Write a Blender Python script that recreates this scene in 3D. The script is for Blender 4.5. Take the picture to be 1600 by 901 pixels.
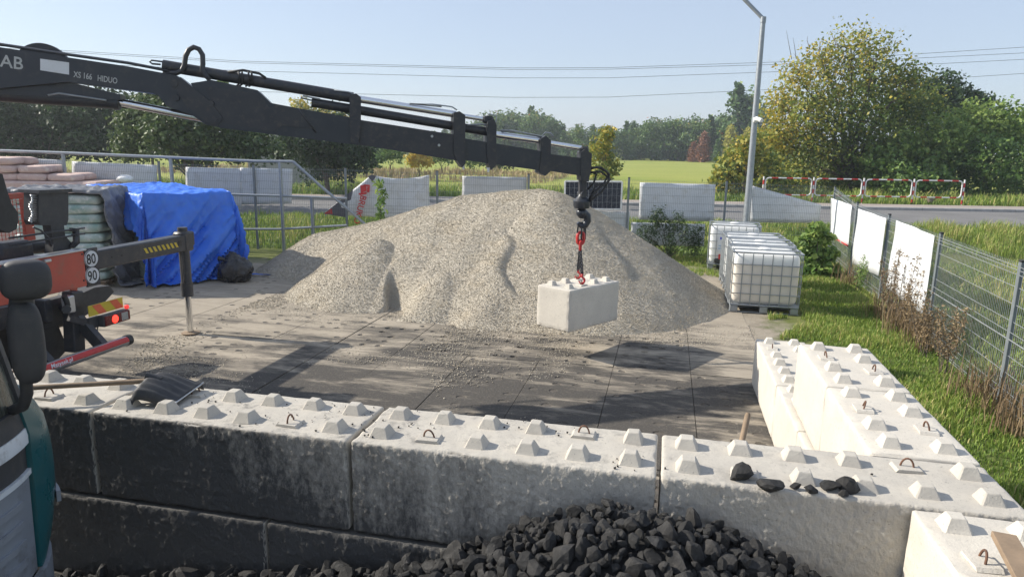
import bpy, bmesh, math, random
import numpy as np
from mathutils import Vector, Matrix, noise as mnoise
for o in list(bpy.data.objects): bpy.data.objects.remove(o)
SC = bpy.context.scene
COL = SC.collection
rnd = random.Random(7)
rg = np.random.default_rng(11)
R = math.radians

# ------------------------------------------------------------------ camera
S = 0.3
FPX, YAW, PITCH, ROLL = 1085.0, -0.215679778, 0.20215522, 0.0169123147
CAM = np.array([-0.0565, -3.5724, 2.9480])
_f = np.array([math.sin(YAW)*math.cos(PITCH), math.cos(YAW)*math.cos(PITCH), -math.sin(PITCH)])
_r = np.array([math.cos(YAW), -math.sin(YAW), 0.0]); _u = np.cross(_r, _f)
_R = math.cos(ROLL)*_r + math.sin(ROLL)*_u; _U = -math.sin(ROLL)*_r + math.cos(ROLL)*_u
cd = bpy.data.cameras.new('camera'); co = bpy.data.objects.new('camera', cd); COL.objects.link(co)
cd.sensor_width = 36; cd.lens = 36*FPX/1600; cd.clip_start = 0.05; cd.clip_end = 3000
co.matrix_world = Matrix(((_R[0], _U[0], -_f[0], CAM[0]), (_R[1], _U[1], -_f[1], CAM[1]), (_R[2], _U[2], -_f[2], CAM[2]), (0, 0, 0, 1)))
SC.camera = co

# ------------------------------------------------------------------ light
SUN_EL, SUN_AZ = R(32), R(180.3)          # direction towards the sun, azimuth measured from +X
W = bpy.data.worlds.new('World'); SC.world = W; W.use_nodes = True
nt = W.node_tree; nt.nodes.clear()
sky = nt.nodes.new('ShaderNodeTexSky'); sky.sky_type = 'NISHITA'; sky.sun_disc = False
sky.sun_elevation = SUN_EL; sky.sun_rotation = R(90) - SUN_AZ
sky.air_density = 1.0; sky.dust_density = 0.6; sky.ozone_density = 2.0; sky.altitude = 50
bg = nt.nodes.new('ShaderNodeBackground'); bg.inputs[1].default_value = 0.125
wo = nt.nodes.new('ShaderNodeOutputWorld')
mxw = nt.nodes.new('ShaderNodeMix'); mxw.data_type = 'RGBA'; mxw.inputs[0].default_value = .62; mxw.inputs[7].default_value = (3.5, 3.95, 4.85, 1)   # pale haze veil, even over the whole sky
nt.links.new(sky.outputs[0], mxw.inputs[6]); nt.links.new(mxw.outputs[2], bg.inputs[0]); nt.links.new(bg.outputs[0], wo.inputs[0])
sl = bpy.data.lights.new('sun', 'SUN'); sl.energy = 5.0; sl.angle = R(0.55); sl.color = (1.0, 0.93, 0.82)
so = bpy.data.objects.new('sun', sl); COL.objects.link(so); so.location = (-20, 0, 20)
_sd = Vector((math.cos(SUN_EL)*math.cos(SUN_AZ), math.cos(SUN_EL)*math.sin(SUN_AZ), math.sin(SUN_EL)))
so.rotation_euler = _sd.to_track_quat('Z', 'Y').to_euler()
vs = SC.view_settings
vs.view_transform = 'Standard'; vs.look = 'None'; vs.gamma = 1.0; vs.use_curve_mapping = False; vs.exposure = 0.48

# ------------------------------------------------------------------ survey helpers: a sight line meets a known plane of the place
def ray(u, v):
    return _R*((u-800)/FPX) + _U*(-(v-450.5)/FPX) + _f
def onZ(u, v, z):
    d = ray(u, v); return CAM + d*((z-CAM[2])/d[2])
def onX(u, v, x):
    d = ray(u, v); return CAM + d*((x-CAM[0])/d[0])
def onY(u, v, y):
    d = ray(u, v); return CAM + d*((y-CAM[1])/d[1])
def onP(u, v, p, n):
    d = ray(u, v); p = np.array(p, float); n = np.array(n, float)
    return CAM + d*(np.dot(p-CAM, n)/np.dot(d, n))
def onD(u, v, dist):        # at a horizontal distance along the view axis
    d = ray(u, v); h = np.array([math.sin(YAW), math.cos(YAW), 0]); return CAM + d*(dist/np.dot(d, h))

# ------------------------------------------------------------------ mesh builder
class MB:
    def __init__(s): s.v = []; s.f = []
    def add(s, v, f):
        o = len(s.v); s.v += [tuple(map(float, p)) for p in v]; s.f += [tuple(i+o for i in q) for q in f]; return s
    def box(s, c, size, ch=0.0, rot=None):
        hx, hy, hz = [a/2 for a in size]
        if ch <= 0:
            V = [(x, y, z) for x in (-hx, hx) for y in (-hy, hy) for z in (-hz, hz)]
            F = [(0, 1, 3, 2), (4, 6, 7, 5), (0, 4, 5, 1), (2, 3, 7, 6), (0, 2, 6, 4), (1, 5, 7, 3)]
        else:
            ch = min(ch, hx*.95, hy*.95, hz*.95)
            V = []; idx = {}
            for sx in (-1, 1):
                for sy in (-1, 1):
                    for sz in (-1, 1):
                        for a in range(3):
                            p = [sx*(hx-ch), sy*(hy-ch), sz*(hz-ch)]; p[a] = (sx*hx, sy*hy, sz*hz)[a]
                            idx[(sx, sy, sz, a)] = len(V); V.append(tuple(p))
            F = []
            q4 = [(-1, -1), (1, -1), (1, 1), (-1, 1)]
            for a in range(3):
                for sg in (-1, 1):
                    q = []
                    for (p, r) in q4:
                        k = [0, 0, 0]; k[a] = sg; k[(a+1) % 3] = p; k[(a+2) % 3] = r; q.append(idx[(*k, a)])
                    F.append(tuple(q if sg > 0 else q[::-1]))
            for a in range(3):
                b, c2 = (a+1) % 3, (a+2) % 3
                for sb in (-1, 1):
                    for sc in (-1, 1):
                        k0 = [0, 0, 0]; k0[a] = -1; k0[b] = sb; k0[c2] = sc; k1 = list(k0); k1[a] = 1
                        q = [idx[(*k0, b)], idx[(*k1, b)], idx[(*k1, c2)], idx[(*k0, c2)]]
                        F.append(tuple(q if sb*sc < 0 else q[::-1]))
            for sx in (-1, 1):
                for sy in (-1, 1):
                    for sz in (-1, 1):
                        q = [idx[(sx, sy, sz, a)] for a in range(3)]; F.append(tuple(q if sx*sy*sz > 0 else q[::-1]))
        c = Vector(c)
        V = [(rot @ Vector(p) if rot is not None else Vector(p)) + c for p in V]
        return s.add(V, F)
    def bar(s, p0, p1, w, h, ch=0.0, up=(0, 0, 1)):      # rectangular bar between two points: w sideways, h along up
        p0, p1 = Vector(p0), Vector(p1); d = p1-p0; L = d.length; x = d.normalized()
        y = Vector(up).cross(x)
        if y.length < 1e-5: y = Vector((0, 1, 0)).cross(x)
        y.normalize(); z = x.cross(y)
        return s.box((p0+p1)/2, (L, w, h), ch, Matrix((x, y, z)).transposed())
    def cyl(s, p0, p1, r0, r1=None, n=12, caps=True):
        r1 = r0 if r1 is None else r1
        p0, p1 = Vector(p0), Vector(p1); z = (p1-p0).normalized()
        x = z.orthogonal().normalized(); y = z.cross(x); V = []
        for p, r in ((p0, r0), (p1, r1)):
            for k in range(n):
                a = 2*math.pi*k/n; V.append(p + x*(r*math.cos(a)) + y*(r*math.sin(a)))
        F = [(k, (k+1) % n, n+(k+1) % n, n+k) for k in range(n)]
        if caps: F += [tuple(range(n))[::-1], tuple(range(n, 2*n))]
        return s.add(V, F)
    def tube(s, pts, r, n=8, closed=False, caps=True):
        P = [Vector(p) for p in pts]; m = len(P); V = []; F = []
        rr = r if isinstance(r, (list, tuple)) else [r]*m
        x = None
        for i in range(m):
            a = P[i-1] if (i > 0 or closed) else P[i]; b = P[(i+1) % m] if (i < m-1 or closed) else P[i]
            z = (b-a).normalized()
            x = z.orthogonal().normalized() if x is None else (x - z*x.dot(z)).normalized()
            y = z.cross(x)
            for k in range(n):
                t = 2*math.pi*k/n; V.append(P[i] + x*(rr[i]*math.cos(t)) + y*(rr[i]*math.sin(t)))
        for i in range(m if closed else m-1):
            j = (i+1) % m
            for k in range(n): F.append((i*n+k, i*n+(k+1) % n, j*n+(k+1) % n, j*n+k))
        if caps and not closed: F += [tuple(range(n))[::-1], tuple(range((m-1)*n, m*n))]
        return s.add(V, F)
    def prism(s, poly, d):               # polygon of 3D points swept by vector d
        n = len(poly); P = [Vector(p) for p in poly]; d = Vector(d)
        nn = Vector((0, 0, 0))
        for i in range(n): nn += P[i].cross(P[(i+1) % n])
        if nn.dot(d) > 0: P = P[::-1]
        V = P + [p+d for p in P]
        F = [tuple(range(n)), tuple(range(n, 2*n))[::-1]] + [((i+1) % n, i, n+i, n+(i+1) % n) for i in range(n)]
        return s.add(V, F)
    def grid(s, fn, nu, nv):
        V = [fn(i/(nu-1), j/(nv-1)) for j in range(nv) for i in range(nu)]
        F = [(j*nu+i, j*nu+i+1, (j+1)*nu+i+1, (j+1)*nu+i) for j in range(nv-1) for i in range(nu-1)]
        return s.add(V, F)
    def lathe(s, prof, c=(0, 0, 0), n=16):
        V = []; m = len(prof)
        for (r, z) in prof:
            for k in range(n):
                a = 2*math.pi*k/n; V.append((c[0]+r*math.cos(a), c[1]+r*math.sin(a), c[2]+z))
        F = [(i*n+k, i*n+(k+1) % n, (i+1)*n+(k+1) % n, (i+1)*n+k) for i in range(m-1) for k in range(n)]
        F += [tuple(range(n))[::-1], tuple(range((m-1)*n, m*n))]
        return s.add(V, F)
    def mesh(s, name, m, smooth=None, inv=None):
        me = bpy.data.meshes.new(name)
        V = s.v if inv is None else [inv @ Vector(p) for p in s.v]
        me.from_pydata(V, [], s.f)
        if m: me.materials.append(m)
        if smooth is not None:
            me.shade_smooth()
            if smooth < 180: me.set_sharp_from_angle(angle=R(smooth))
        return me
    def build(s, name, m, parent=None, smooth=None, world=True):
        inv = None
        if parent is not None and world:
            root = parent
            while root.parent: root = root.parent
            inv = root.matrix_basis.inverted()
        return link(name, s.mesh(name, m, smooth, inv), parent)
def link(name, me, parent=None):
    o = bpy.data.objects.new(name, me); COL.objects.link(o)
    if parent is not None: o.parent = parent
    return o
def tag(o, label, cat, group=None):
    o['label'] = label; o['category'] = cat
    if group: o['group'] = group
    return o
def thing(name, label, cat, loc=(0, 0, 0), rz=0.0, group=None):
    o = bpy.data.objects.new(name, None); COL.objects.link(o)
    o.location = Vector(loc); o.rotation_euler = (0, 0, rz); o.empty_display_size = .1
    o.matrix_basis = Matrix.Translation(Vector(loc)) @ Matrix.Rotation(rz, 4, 'Z')
    return tag(o, label, cat, group)
def kind(o, k): o['kind'] = k; return o
def dup(o, parent=None):
    c = o.copy(); COL.objects.link(c); c.parent = parent
    for ch in list(o.children): dup(ch, c)
    return c
def np_mesh(name, V, F, m=None, tint=None, smooth=False):
    me = bpy.data.meshes.new(name); V = np.asarray(V, np.float32); F = np.asarray(F, np.int32)
    me.vertices.add(len(V)); me.vertices.foreach_set('co', V.ravel())
    k = F.shape[1]; me.loops.add(F.size); me.loops.foreach_set('vertex_index', F.ravel())
    me.polygons.add(len(F)); me.polygons.foreach_set('loop_start', np.arange(0, F.size, k, dtype=np.int32))
    me.polygons.foreach_set('loop_total', np.full(len(F), k, np.int32))
    if tint is not None:
        a = me.attributes.new('tint', 'FLOAT', 'FACE'); a.data.foreach_set('value', np.asarray(tint, np.float32))
    me.update(calc_edges=True)
    if m: me.materials.append(m)
    if smooth: me.shade_smooth()
    return me

# ------------------------------------------------------------------ materials
class NT:
    def __init__(s, name):
        s.m = bpy.data.materials.new(name); s.m.use_nodes = True; s.t = s.m.node_tree; s.t.nodes.clear()
        s.out = s.n('OutputMaterial'); s.b = s.n('BsdfPrincipled'); s.l(s.b.outputs[0], s.out.inputs[0])
    def n(s, k, **kw):
        x = s.t.nodes.new('ShaderNode'+k)
        for a, b in kw.items(): setattr(x, a, b)
        return x
    def l(s, a, b): s.t.links.new(a, b)
    def setv(s, sock, v):
        if hasattr(v, 'is_output') or isinstance(v, bpy.types.NodeSocket): s.l(v, sock)
        else: sock.default_value = (*v, 1) if isinstance(v, tuple) and len(v) == 3 and sock.type == 'RGBA' else v
    def math(s, op, a, b=0.0, clamp=False):
        x = s.n('Math', operation=op, use_clamp=clamp); s.setv(x.inputs[0], a); s.setv(x.inputs[1], b); return x.outputs[0]
    def noise(s, scale, detail=4, rough=.55, vec=None, dist=0.0):
        x = s.n('TexNoise'); x.inputs['Scale'].default_value = scale; x.inputs['Detail'].default_value = detail
        x.inputs['Roughness'].default_value = rough; x.inputs['Distortion'].default_value = dist
        if vec is not None: s.l(vec, x.inputs['Vector'])
        return x.outputs[0]
    def vor(s, scale, vec=None, feature='F1'):
        x = s.n('TexVoronoi', feature=feature); x.inputs['Scale'].default_value = scale
        if vec is not None: s.l(vec, x.inputs['Vector'])
        return x
    def mix(s, f, a, b):
        x = s.n('Mix', data_type='RGBA'); s.setv(x.inputs[0], f); s.setv(x.inputs[6], a); s.setv(x.inputs[7], b); return x.outputs[2]
    def ramp(s, f, stops):
        x = s.n('ValToRGB'); s.l(f, x.inputs[0]); e = x.color_ramp.elements
        while len(e) < len(stops): e.new(0.5)
        for i, (p, c) in enumerate(stops): e[i].position = p; e[i].color = (*c, 1)
        return x.outputs[0]
    def rng(s, v, a, b, c=0.0, d=1.0):
        x = s.n('MapRange'); s.setv(x.inputs[0], v)
        for i, q in enumerate((a, b, c, d)): x.inputs[1+i].default_value = q
        return x.outputs[0]
    def pos(s): return s.n('NewGeometry').outputs['Position']
    def obj(s): return s.n('TexCoord').outputs['Object']
    def sep(s, v): x = s.n('SeparateXYZ'); s.l(v, x.inputs[0]); return x.outputs
    def scl(s, v, sx, sy, sz):
        x = s.n('Mapping'); s.l(v, x.inputs[0]); x.inputs['Scale'].default_value = (sx, sy, sz); return x.outputs[0]
    def bump(s, h, strength, dist=0.01, normal=None):
        x = s.n('Bump'); x.inputs['Strength'].default_value = strength; x.inputs['Distance'].default_value = dist
        s.l(h, x.inputs['Height'])
        if normal is not None: s.l(normal, x.inputs['Normal'])
        return x.outputs[0]
    def fin(s, col=None, rough=None, normal=None, metal=None, spec=None):
        b = s.b.inputs
        if col is not None: s.setv(b['Base Color'], col)
        if rough is not None: s.setv(b['Roughness'], rough)
        if metal is not None: b['Metallic'].default_value = metal
        if spec is not None: b['Specular IOR Level'].default_value = spec
        if normal is not None: s.l(normal, b['Normal'])
        return s.m
def pmat(name, c1, c2=None, scale=6.0, rough=.6, metal=0.0, bump=0.0, bscale=40.0, spec=.5, dist=.005, dirt=None, coords='pos'):
    t = NT(name); v = t.pos() if coords == 'pos' else t.obj()
    c2 = c2 or tuple(x*.75 for x in c1)
    f = t.rng(t.noise(scale, 5, .6, v), .3, .7)
    c = t.mix(f, c1, c2)
    if dirt:
        g = t.rng(t.noise(scale*2.7, 6, .7, v), .52, .68); c = t.mix(g, c, dirt)
    nrm = t.bump(t.noise(bscale, 4, .6, v), bump, dist) if bump else None
    rr = t.rng(t.noise(scale*3, 4, .6, v), .3, .7, max(0.02, rough-.08), min(1, rough+.1))
    return t.fin(c, rr, nrm, metal, spec)
def emat(name, col, strength):
    t = NT(name); t.fin(col, .4); t.b.inputs['Emission Color'].default_value = (*col, 1); t.b.inputs['Emission Strength'].default_value = strength
    return t.m
def leafmat(name, stops, trans=.3, rough=.55):
    t = NT(name); a = t.n('Attribute', attribute_name='tint')
    c = t.ramp(a.outputs['Fac'], stops); t.fin(c, rough, spec=.35)
    tr = t.n('BsdfTranslucent'); t.l(c, tr.inputs[0]); mx = t.n('MixShader'); mx.inputs[0].default_value = trans
    t.l(t.b.outputs[0], mx.inputs[1]); t.l(tr.outputs[0], mx.inputs[2]); t.l(mx.outputs[0], t.out.inputs[0])
    return t.m

def concrete_mat(name='cast concrete', k=1.0):
    t = NT(name); p = t.pos(); g = t.n('NewGeometry')
    P = t.sep(p); N = t.sep(g.outputs['True Normal'])
    c = t.mix(t.rng(t.noise(2.2, 6, .65, p), .32, .68), (.53*k, .495*k, .43*k), (.44*k, .41*k, .36*k))
    c = t.mix(t.rng(t.noise(11, 6, .7, p), .55, .75, 0, .45), c, (.38*k, .355*k, .31*k))
    pore = t.rng(t.noise(60, 3, .5, p), .66, .72)
    c = t.mix(t.math('MULTIPLY', pore, .65), c, (.22, .21, .19))
    c = t.mix(t.rng(t.noise(38, 5, .75, p), .52, .70, 0, .35), c, (.36, .34, .30))
    # coal dust on the faces that look at the coal bay
    front = t.rng(N[1], -.3, -.75)
    tz = t.math('DIVIDE', t.math('SUBTRACT', P[2], .6), .6)
    streak = t.noise(3.2, 7, .72, t.scl(p, 1.6, 1, .45)); fine = t.noise(26, 6, .75, t.scl(p, 1, 1, .55))
    sv = t.math('MULTIPLY', P[0], -.64)
    sv = t.math('SUBTRACT', sv, t.math('MULTIPLY', tz, .85))
    sv = t.math('ADD', sv, t.math('MULTIPLY', t.math('SUBTRACT', streak, .5), 2.6))
    sv = t.math('ADD', sv, t.math('MULTIPLY', t.math('SUBTRACT', fine, .5), 2.4))
    st = t.math('MULTIPLY', t.rng(sv, -.25, 1.15, 0, .92), front)
    ybay = t.math('MULTIPLY', t.rng(P[1], .2, .05), t.rng(P[2], 1.216, 1.196))
    st = t.math('MULTIPLY', st, ybay)
    c = t.mix(st, c, (.040, .042, .046))
    # black crumbs trodden over the tops
    top = t.math('MULTIPLY', t.rng(N[2], .6, .9), t.rng(P[1], 1.0, .5))
    tm = t.math('MULTIPLY', t.rng(t.noise(7, 7, .78, p), .53, .66, 0, .65), top)
    tm = t.math('MULTIPLY', tm, t.rng(P[0], 1.2, -1.8, .25, 1))
    c = t.mix(tm, c, (.13, .125, .12))
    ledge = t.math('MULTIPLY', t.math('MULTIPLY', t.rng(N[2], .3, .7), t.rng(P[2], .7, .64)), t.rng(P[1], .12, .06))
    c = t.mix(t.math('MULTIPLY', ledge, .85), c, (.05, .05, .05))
    # rain streaks on the pale inner faces
    side = t.rng(N[0], -.3, -.75)
    rs = t.math('MULTIPLY', t.rng(t.noise(2.6, 6, .7, t.scl(p, 1, 2.2, .35)), .55, .75, 0, .35), side)
    c = t.mix(rs, c, (.50, .47, .40))
    rough_front = t.noise(62, 4, .65, t.scl(p, 1.2, 1, .72)); vf = t.vor(55, t.scl(p, 1.2, 1, .75)).outputs['Distance']
    hf = t.math('MULTIPLY', t.math('MULTIPLY', t.math('ADD', rough_front, t.math('MULTIPLY', vf, .5)), front), ybay)
    n1 = t.bump(hf, .5, .012)
    n2 = t.bump(t.noise(90, 5, .7, p), .5, .008, n1)
    return t.fin(c, .88, n2, spec=.25)
def ground_mat(name, bump=.6):
    t = NT(name); p = t.pos(); P = t.sep(p)
    big = t.noise(.55, 6, .62, p, .4); mid = t.noise(1.5, 8, .72, t.scl(p, .55, 2.0, 1), .3); fine = t.noise(38, 5, .7, p)
    dust = t.mix(t.rng(mid, .35, .65), (.385, .335, .265), (.27, .235, .185))
    k = t.math('MULTIPLY', t.math('SUBTRACT', 6.4, P[1]), .21)
    k = t.math('ADD', k, t.math('MULTIPLY', t.math('SUBTRACT', big, .5), 2.6))
    k = t.math('ADD', k, t.math('MULTIPLY', t.math('SUBTRACT', mid, .5), 4.2))
    k = t.math('SUBTRACT', k, t.rng(P[0], -4.2, -8.5, 0, .7))
    k = t.math('SUBTRACT', k, t.rng(P[0], .2, 1.6, 0, .25))
    k = t.math('ADD', k, t.math('MULTIPLY', t.math('SUBTRACT', fine, .5), .5))
    c = t.mix(t.rng(k, -.46, .42, 0, .94), dust, (.062, .058, .054))
    c = t.mix(t.rng(fine, .52, .74, 0, .4), c, (.30, .265, .21))
    speck = t.rng(t.noise(95, 2, .5, p), .66, .72); c = t.mix(t.math('MULTIPLY', speck, .3), c, (.5, .46, .38))
    h = t.math('ADD', t.math('MULTIPLY', mid, 1.0), t.math('MULTIPLY', fine, .55))
    n = t.bump(h, bump, .03); n = t.bump(t.noise(140, 3, .6, p), .35, .008, n)
    return t.fin(c, .93, n, spec=.2)
def terrain_mat():
    t = NT('dirt and grass'); p = t.pos(); P = t.sep(p)
    mid = t.noise(1.3, 7, .68, p); fine = t.noise(22, 5, .7, p)
    dirt = t.mix(t.rng(mid, .35, .65), (.36, .315, .25), (.22, .19, .15)); dirt = t.mix(t.rng(fine, .5, .7, 0, .6), dirt, (.42, .38, .32))
    gr = t.mix(t.rng(t.noise(.9, 6, .65, p), .35, .65), (.10, .135, .035), (.17, .18, .06)); gr = t.mix(t.rng(fine, .45, .7, 0, .5), gr, (.06, .08, .02))
    g1 = t.rng(t.math('ADD', P[0], t.math('MULTIPLY', t.math('SUBTRACT', mid, .5), 2.2)), 1.75, 2.25)
    g2 = t.rng(t.math('ADD', t.math('SUBTRACT', P[1], t.math('MULTIPLY', P[0], .2)), t.math('MULTIPLY', t.math('SUBTRACT', mid, .5), 3.5)), 13.2, 14.6)
    g = t.math('MAXIMUM', g1, g2)
    fld = t.mix(t.rng(t.noise(.16, 7, .7, t.scl(p, .5, 1, 1)), .33, .67), (.235, .285, .055), (.33, .335, .09)); fld = t.mix(t.rng(t.noise(2.0, 6, .75, p), .5, .72, 0, .45), fld, (.17, .20, .045))
    far = t.rng(P[1], 34, 38)
    c = t.mix(g, dirt, gr); c = t.mix(far, c, fld)
    return t.fin(c, .95, t.bump(t.math('ADD', mid, fine), .5, .04), spec=.15)
def gravel_mat():
    t = NT('crushed stone gravel'); p = t.pos(); P = t.sep(p)
    v = t.vor(60, p); v2 = t.vor(120, p)
    w = t.n('SeparateColor'); t.l(v.outputs['Color'], w.inputs[0]); w2 = t.n('SeparateColor'); t.l(v2.outputs['Color'], w2.inputs[0])
    c = t.ramp(w.outputs[0], [(0, (.34, .30, .24)), (.3, (.45, .405, .325)), (.7, (.52, .47, .385)), (1, (.66, .61, .51))])
    c = t.mix(.35, c, t.ramp(w2.outputs[1], [(0, (.33, .295, .235)), (.5, (.47, .425, .345)), (1, (.64, .59, .49))]))
    big = t.noise(.8, 5, .6, p); c = t.mix(t.rng(big, .42, .66, 0, .45), c, (.42, .375, .30))
    band = t.noise(1.6, 5, .65, t.scl(p, 1, 1, 3)); c = t.mix(t.rng(band, .5, .72, 0, .4), c, (.47, .385, .26))
    h = t.math('ADD', t.math('MULTIPLY', v.outputs['Distance'], -1.0), t.math('MULTIPLY', v2.outputs['Distance'], -.5))
    return t.fin(c, .92, t.bump(h, .7, .018), spec=.2)
def coal_mat():
    t = NT('black coal'); o = t.n('ObjectInfo'); p = t.pos()
    c = t.mix(t.rng(t.noise(9, 5, .7, p), .4, .7), (.018, .018, .018), (.045, .043, .041))
    c = t.mix(t.rng(t.noise(24, 5, .75, p), .58, .72, 0, .55), c, (.10, .09, .078))
    rr = t.rng(t.noise(14, 3, .6, p), .34, .50, .42, .85)
    return t.fin(c, rr, t.bump(t.noise(45, 6, .75, p), .8, .014), spec=.4)
M = {}
M['concrete'] = concrete_mat(); M['concrete_new'] = concrete_mat('fresh pale concrete', 1.2); M['ground'] = ground_mat('dusty concrete slab', .35); M['terrain'] = terrain_mat(); M['gravel'] = gravel_mat(); M['coal'] = coal_mat()
M['asphalt'] = pmat('asphalt', (.21, .205, .20), (.155, .152, .15), .7, .9, bump=.3, bscale=120, spec=.2)
M['pavers'] = pmat('pavement', (.36, .31, .27), (.29, .25, .22), 1.5, .9, bump=.2, bscale=60)
M['kerb'] = pmat('kerb concrete', (.42, .41, .39), None, 3, .9)
M['soil'] = pmat('dark soil in the slab holes', (.075, .066, .055), (.11, .095, .078), 9, .95, bump=.4, bscale=60)
M['galv'] = pmat('galvanised steel', (.36, .39, .41), (.28, .30, .32), 14, .45, metal=.55, bump=.06, bscale=60)
M['fence'] = pmat('grey coated fence steel', (.20, .225, .24), (.16, .18, .19), 5, .5, metal=.2)
M['fencelight'] = pmat('zinc wire', (.42, .44, .45), (.34, .36, .37), 5, .45, metal=.4)
M['boom'] = pmat('black crane paint with sky tint', (.018, .023, .033), (.028, .033, .042), 2.2, .36, bump=.03, bscale=30, dirt=(.048, .048, .050))  # black paint; the blue cast of reflected sky is put into its base colour
M['boom2'] = pmat('worn black crane steel', (.022, .025, .033), (.036, .037, .042), 5, .45, bump=.06, bscale=50, dirt=(.062, .056, .05))
M['rust'] = pmat('rusty steel', (.16, .075, .04), (.09, .05, .035), 12, .8, bump=.3, bscale=80)
M['chrome'] = pmat('chromed rod', (.80, .81, .82), (.70, .71, .73), 5, .10, metal=1.0)
M['rubber'] = pmat('black rubber', (.018, .018, .019), (.03, .03, .03), 7, .6)
M['plastic'] = pmat('black textured plastic', (.033, .034, .037), (.05, .05, .053), 5, .62, bump=.3, bscale=260, dist=.002, dirt=(.06, .058, .055))
M['red'] = pmat('faded red truck paint', (.50, .085, .05), (.42, .075, .05), 2.5, .48, dirt=(.36, .11, .07))
M['white'] = pmat('white vinyl', (.70, .72, .74), (.62, .64, .66), 2, .55, bump=.2, bscale=5, dist=.03, dirt=(.56, .56, .54))
M['whitepaint'] = pmat('white paint', (.78, .78, .76), (.68, .68, .66), 6, .5, dirt=(.5, .48, .44))
M['redpaint'] = pmat('red paint', (.55, .035, .03), (.45, .03, .03), 6, .45)
M['yellow'] = pmat('yellow reflective film', (.62, .47, .03), (.52, .38, .03), 8, .5)
M['orange'] = pmat('orange red reflective film', (.75, .14, .05), (.62, .11, .05), 8, .5)
M['blackpaint'] = pmat('black print', (.012, .012, .013), (.02, .02, .02), 8, .6)
M['lettering'] = pmat('pale grey lettering', (.50, .51, .50), (.38, .39, .38), 30, .6)
M['alu'] = pmat('brushed aluminium', (.55, .56, .57), (.46, .47, .48), 12, .38, metal=.8)
M['wood'] = pmat('weathered timber', (.30, .215, .14), (.20, .145, .095), 9, .8, bump=.3, bscale=40)
M['bark'] = pmat('tree bark', (.13, .105, .08), (.08, .065, .05), 5, .9, bump=.5, bscale=18)
# ================================================================== SETTING
def sm(a, b, x):
    t = min(1, max(0, (x-a)/(b-a))); return t*t*(3-2*t)
RD = 0.2137                     # the road and the back fence run at this slope across the yard's axes
def qq(x, y): return y - RD*x
SX0, SX1, SY0, SY1 = -9.955, 1.435, -0.37, 11.63
def terr(x, y):
    q = qq(x, y)
    z = .42*sm(16.8, 20.6, q) + .08*sm(29, 31, q) + .0022*max(0, q-40)
    if x > 4.6 and y < 19: z -= .28*sm(4.6, 6.5, x)*(1-sm(17, 20.5, q))
    z += (mnoise.noise((x*.6, y*.6, 3.3))*.03 + mnoise.noise((x*.15, y*.15, 9))*.05*sm(30, 60, q))*(1 - .9*sm(20.0, 20.8, q)*(1-sm(30, 32, q)))
    if SX0+.05 < x < SX1-.05 and SY0+.05 < y < SY1-.05: z = -.026
    elif x > -14 and x < 4.4 and y < 12: z = min(z, 0)*.4 - .004
    return z
def axis(lo, hi, step, far):
    a = list(np.arange(lo, hi+1e-6, step)); s = step
    while a[-1] < far: s *= 1.22; a.append(a[-1]+s)
    s = step
    while a[0] > -far: s *= 1.22; a.insert(0, a[0]-s)
    return a
ax = sorted(set([round(v, 3) for v in axis(-13, 9, .4, 1500)] + [SX0, SX0+.06, SX1, SX1-.06]))
ay = sorted(set([round(v, 3) for v in axis(-5, 32, .4, 1500)] + [SY0, SY0+.06, SY1, SY1-.06]))
b = MB(); b.v = [(x, y, terr(x, y)) for y in ay for x in ax]; nx = len(ax)
b.f = [(j*nx+i, j*nx+i+1, (j+1)*nx+i+1, (j+1)*nx+i) for j in range(len(ay)-1) for i in range(nx-1)]
kind(b.build('ground', M['terrain'], smooth=180), 'structure')

# perforated road slabs of the yard
def slab_mesh(depth, name):
    b = MB(); L, Wd = 2.988, 1.026; nx_, ny_ = 4, 12; cx, cy = Wd/nx_, L/ny_
    for i in range(nx_):
        for j in range(ny_):
            ox, oy = -Wd/2+(i+.5)*cx, -L/2+(j+.5)*cy
            hx, hy = cx/2, cy/2
            sq = [(-hx, -hy), (0, -hy), (hx, -hy), (hx, 0), (hx, hy), (0, hy), (-hx, hy), (-hx, 0)]
            if depth <= 0 or rnd.random() < .36:
                b.add([(ox+x, oy+y, 0) for x, y in (sq[0], sq[2], sq[4], sq[6])], [(0, 1, 2, 3)]); continue
            ang = [225, 270, 315, 0, 45, 90, 135, 180]
            a_, b_ = .066*rnd.uniform(.85, 1.1), .056*rnd.uniform(.85, 1.1); dp = depth*rnd.uniform(.6, 1.3)
            el = [(a_*math.cos(R(t)), b_*math.sin(R(t))) for t in ang]
            V = [(ox+x, oy+y, 0) for x, y in sq] + [(ox+x, oy+y, 0) for x, y in el] + [(ox+.8*x, oy+.8*y, -dp) for x, y in el]
            F = [(k, (k+1) % 8, 8+(k+1) % 8, 8+k) for k in range(8)] + [(8+k, 8+(k+1) % 8, 16+(k+1) % 8, 16+k) for k in range(8)] + [tuple(range(16, 24))]
            b.add(V, F)
    h = .12
    P = [(-Wd/2, -L/2), (Wd/2, -L/2), (Wd/2, L/2), (-Wd/2, L/2)]
    b.add([(x, y, 0) for x, y in P]+[(x, y, -h) for x, y in P], [(k, 4+k, 4+(k+1) % 4, (k+1) % 4) for k in range(4)])
    me = b.mesh(name, M['ground']); me.materials.append(M['soil'])
    for q in me.polygons:
        if len(q.vertices) == 8: q.material_index = 1
    return me
slabs = [slab_mesh(.020, 'perforated_slab'), slab_mesh(.008, 'filled_slab'), slab_mesh(0, 'covered_slab')]
yard = bpy.data.objects.new('yard_paving', None); COL.objects.link(yard); kind(yard, 'structure')
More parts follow.
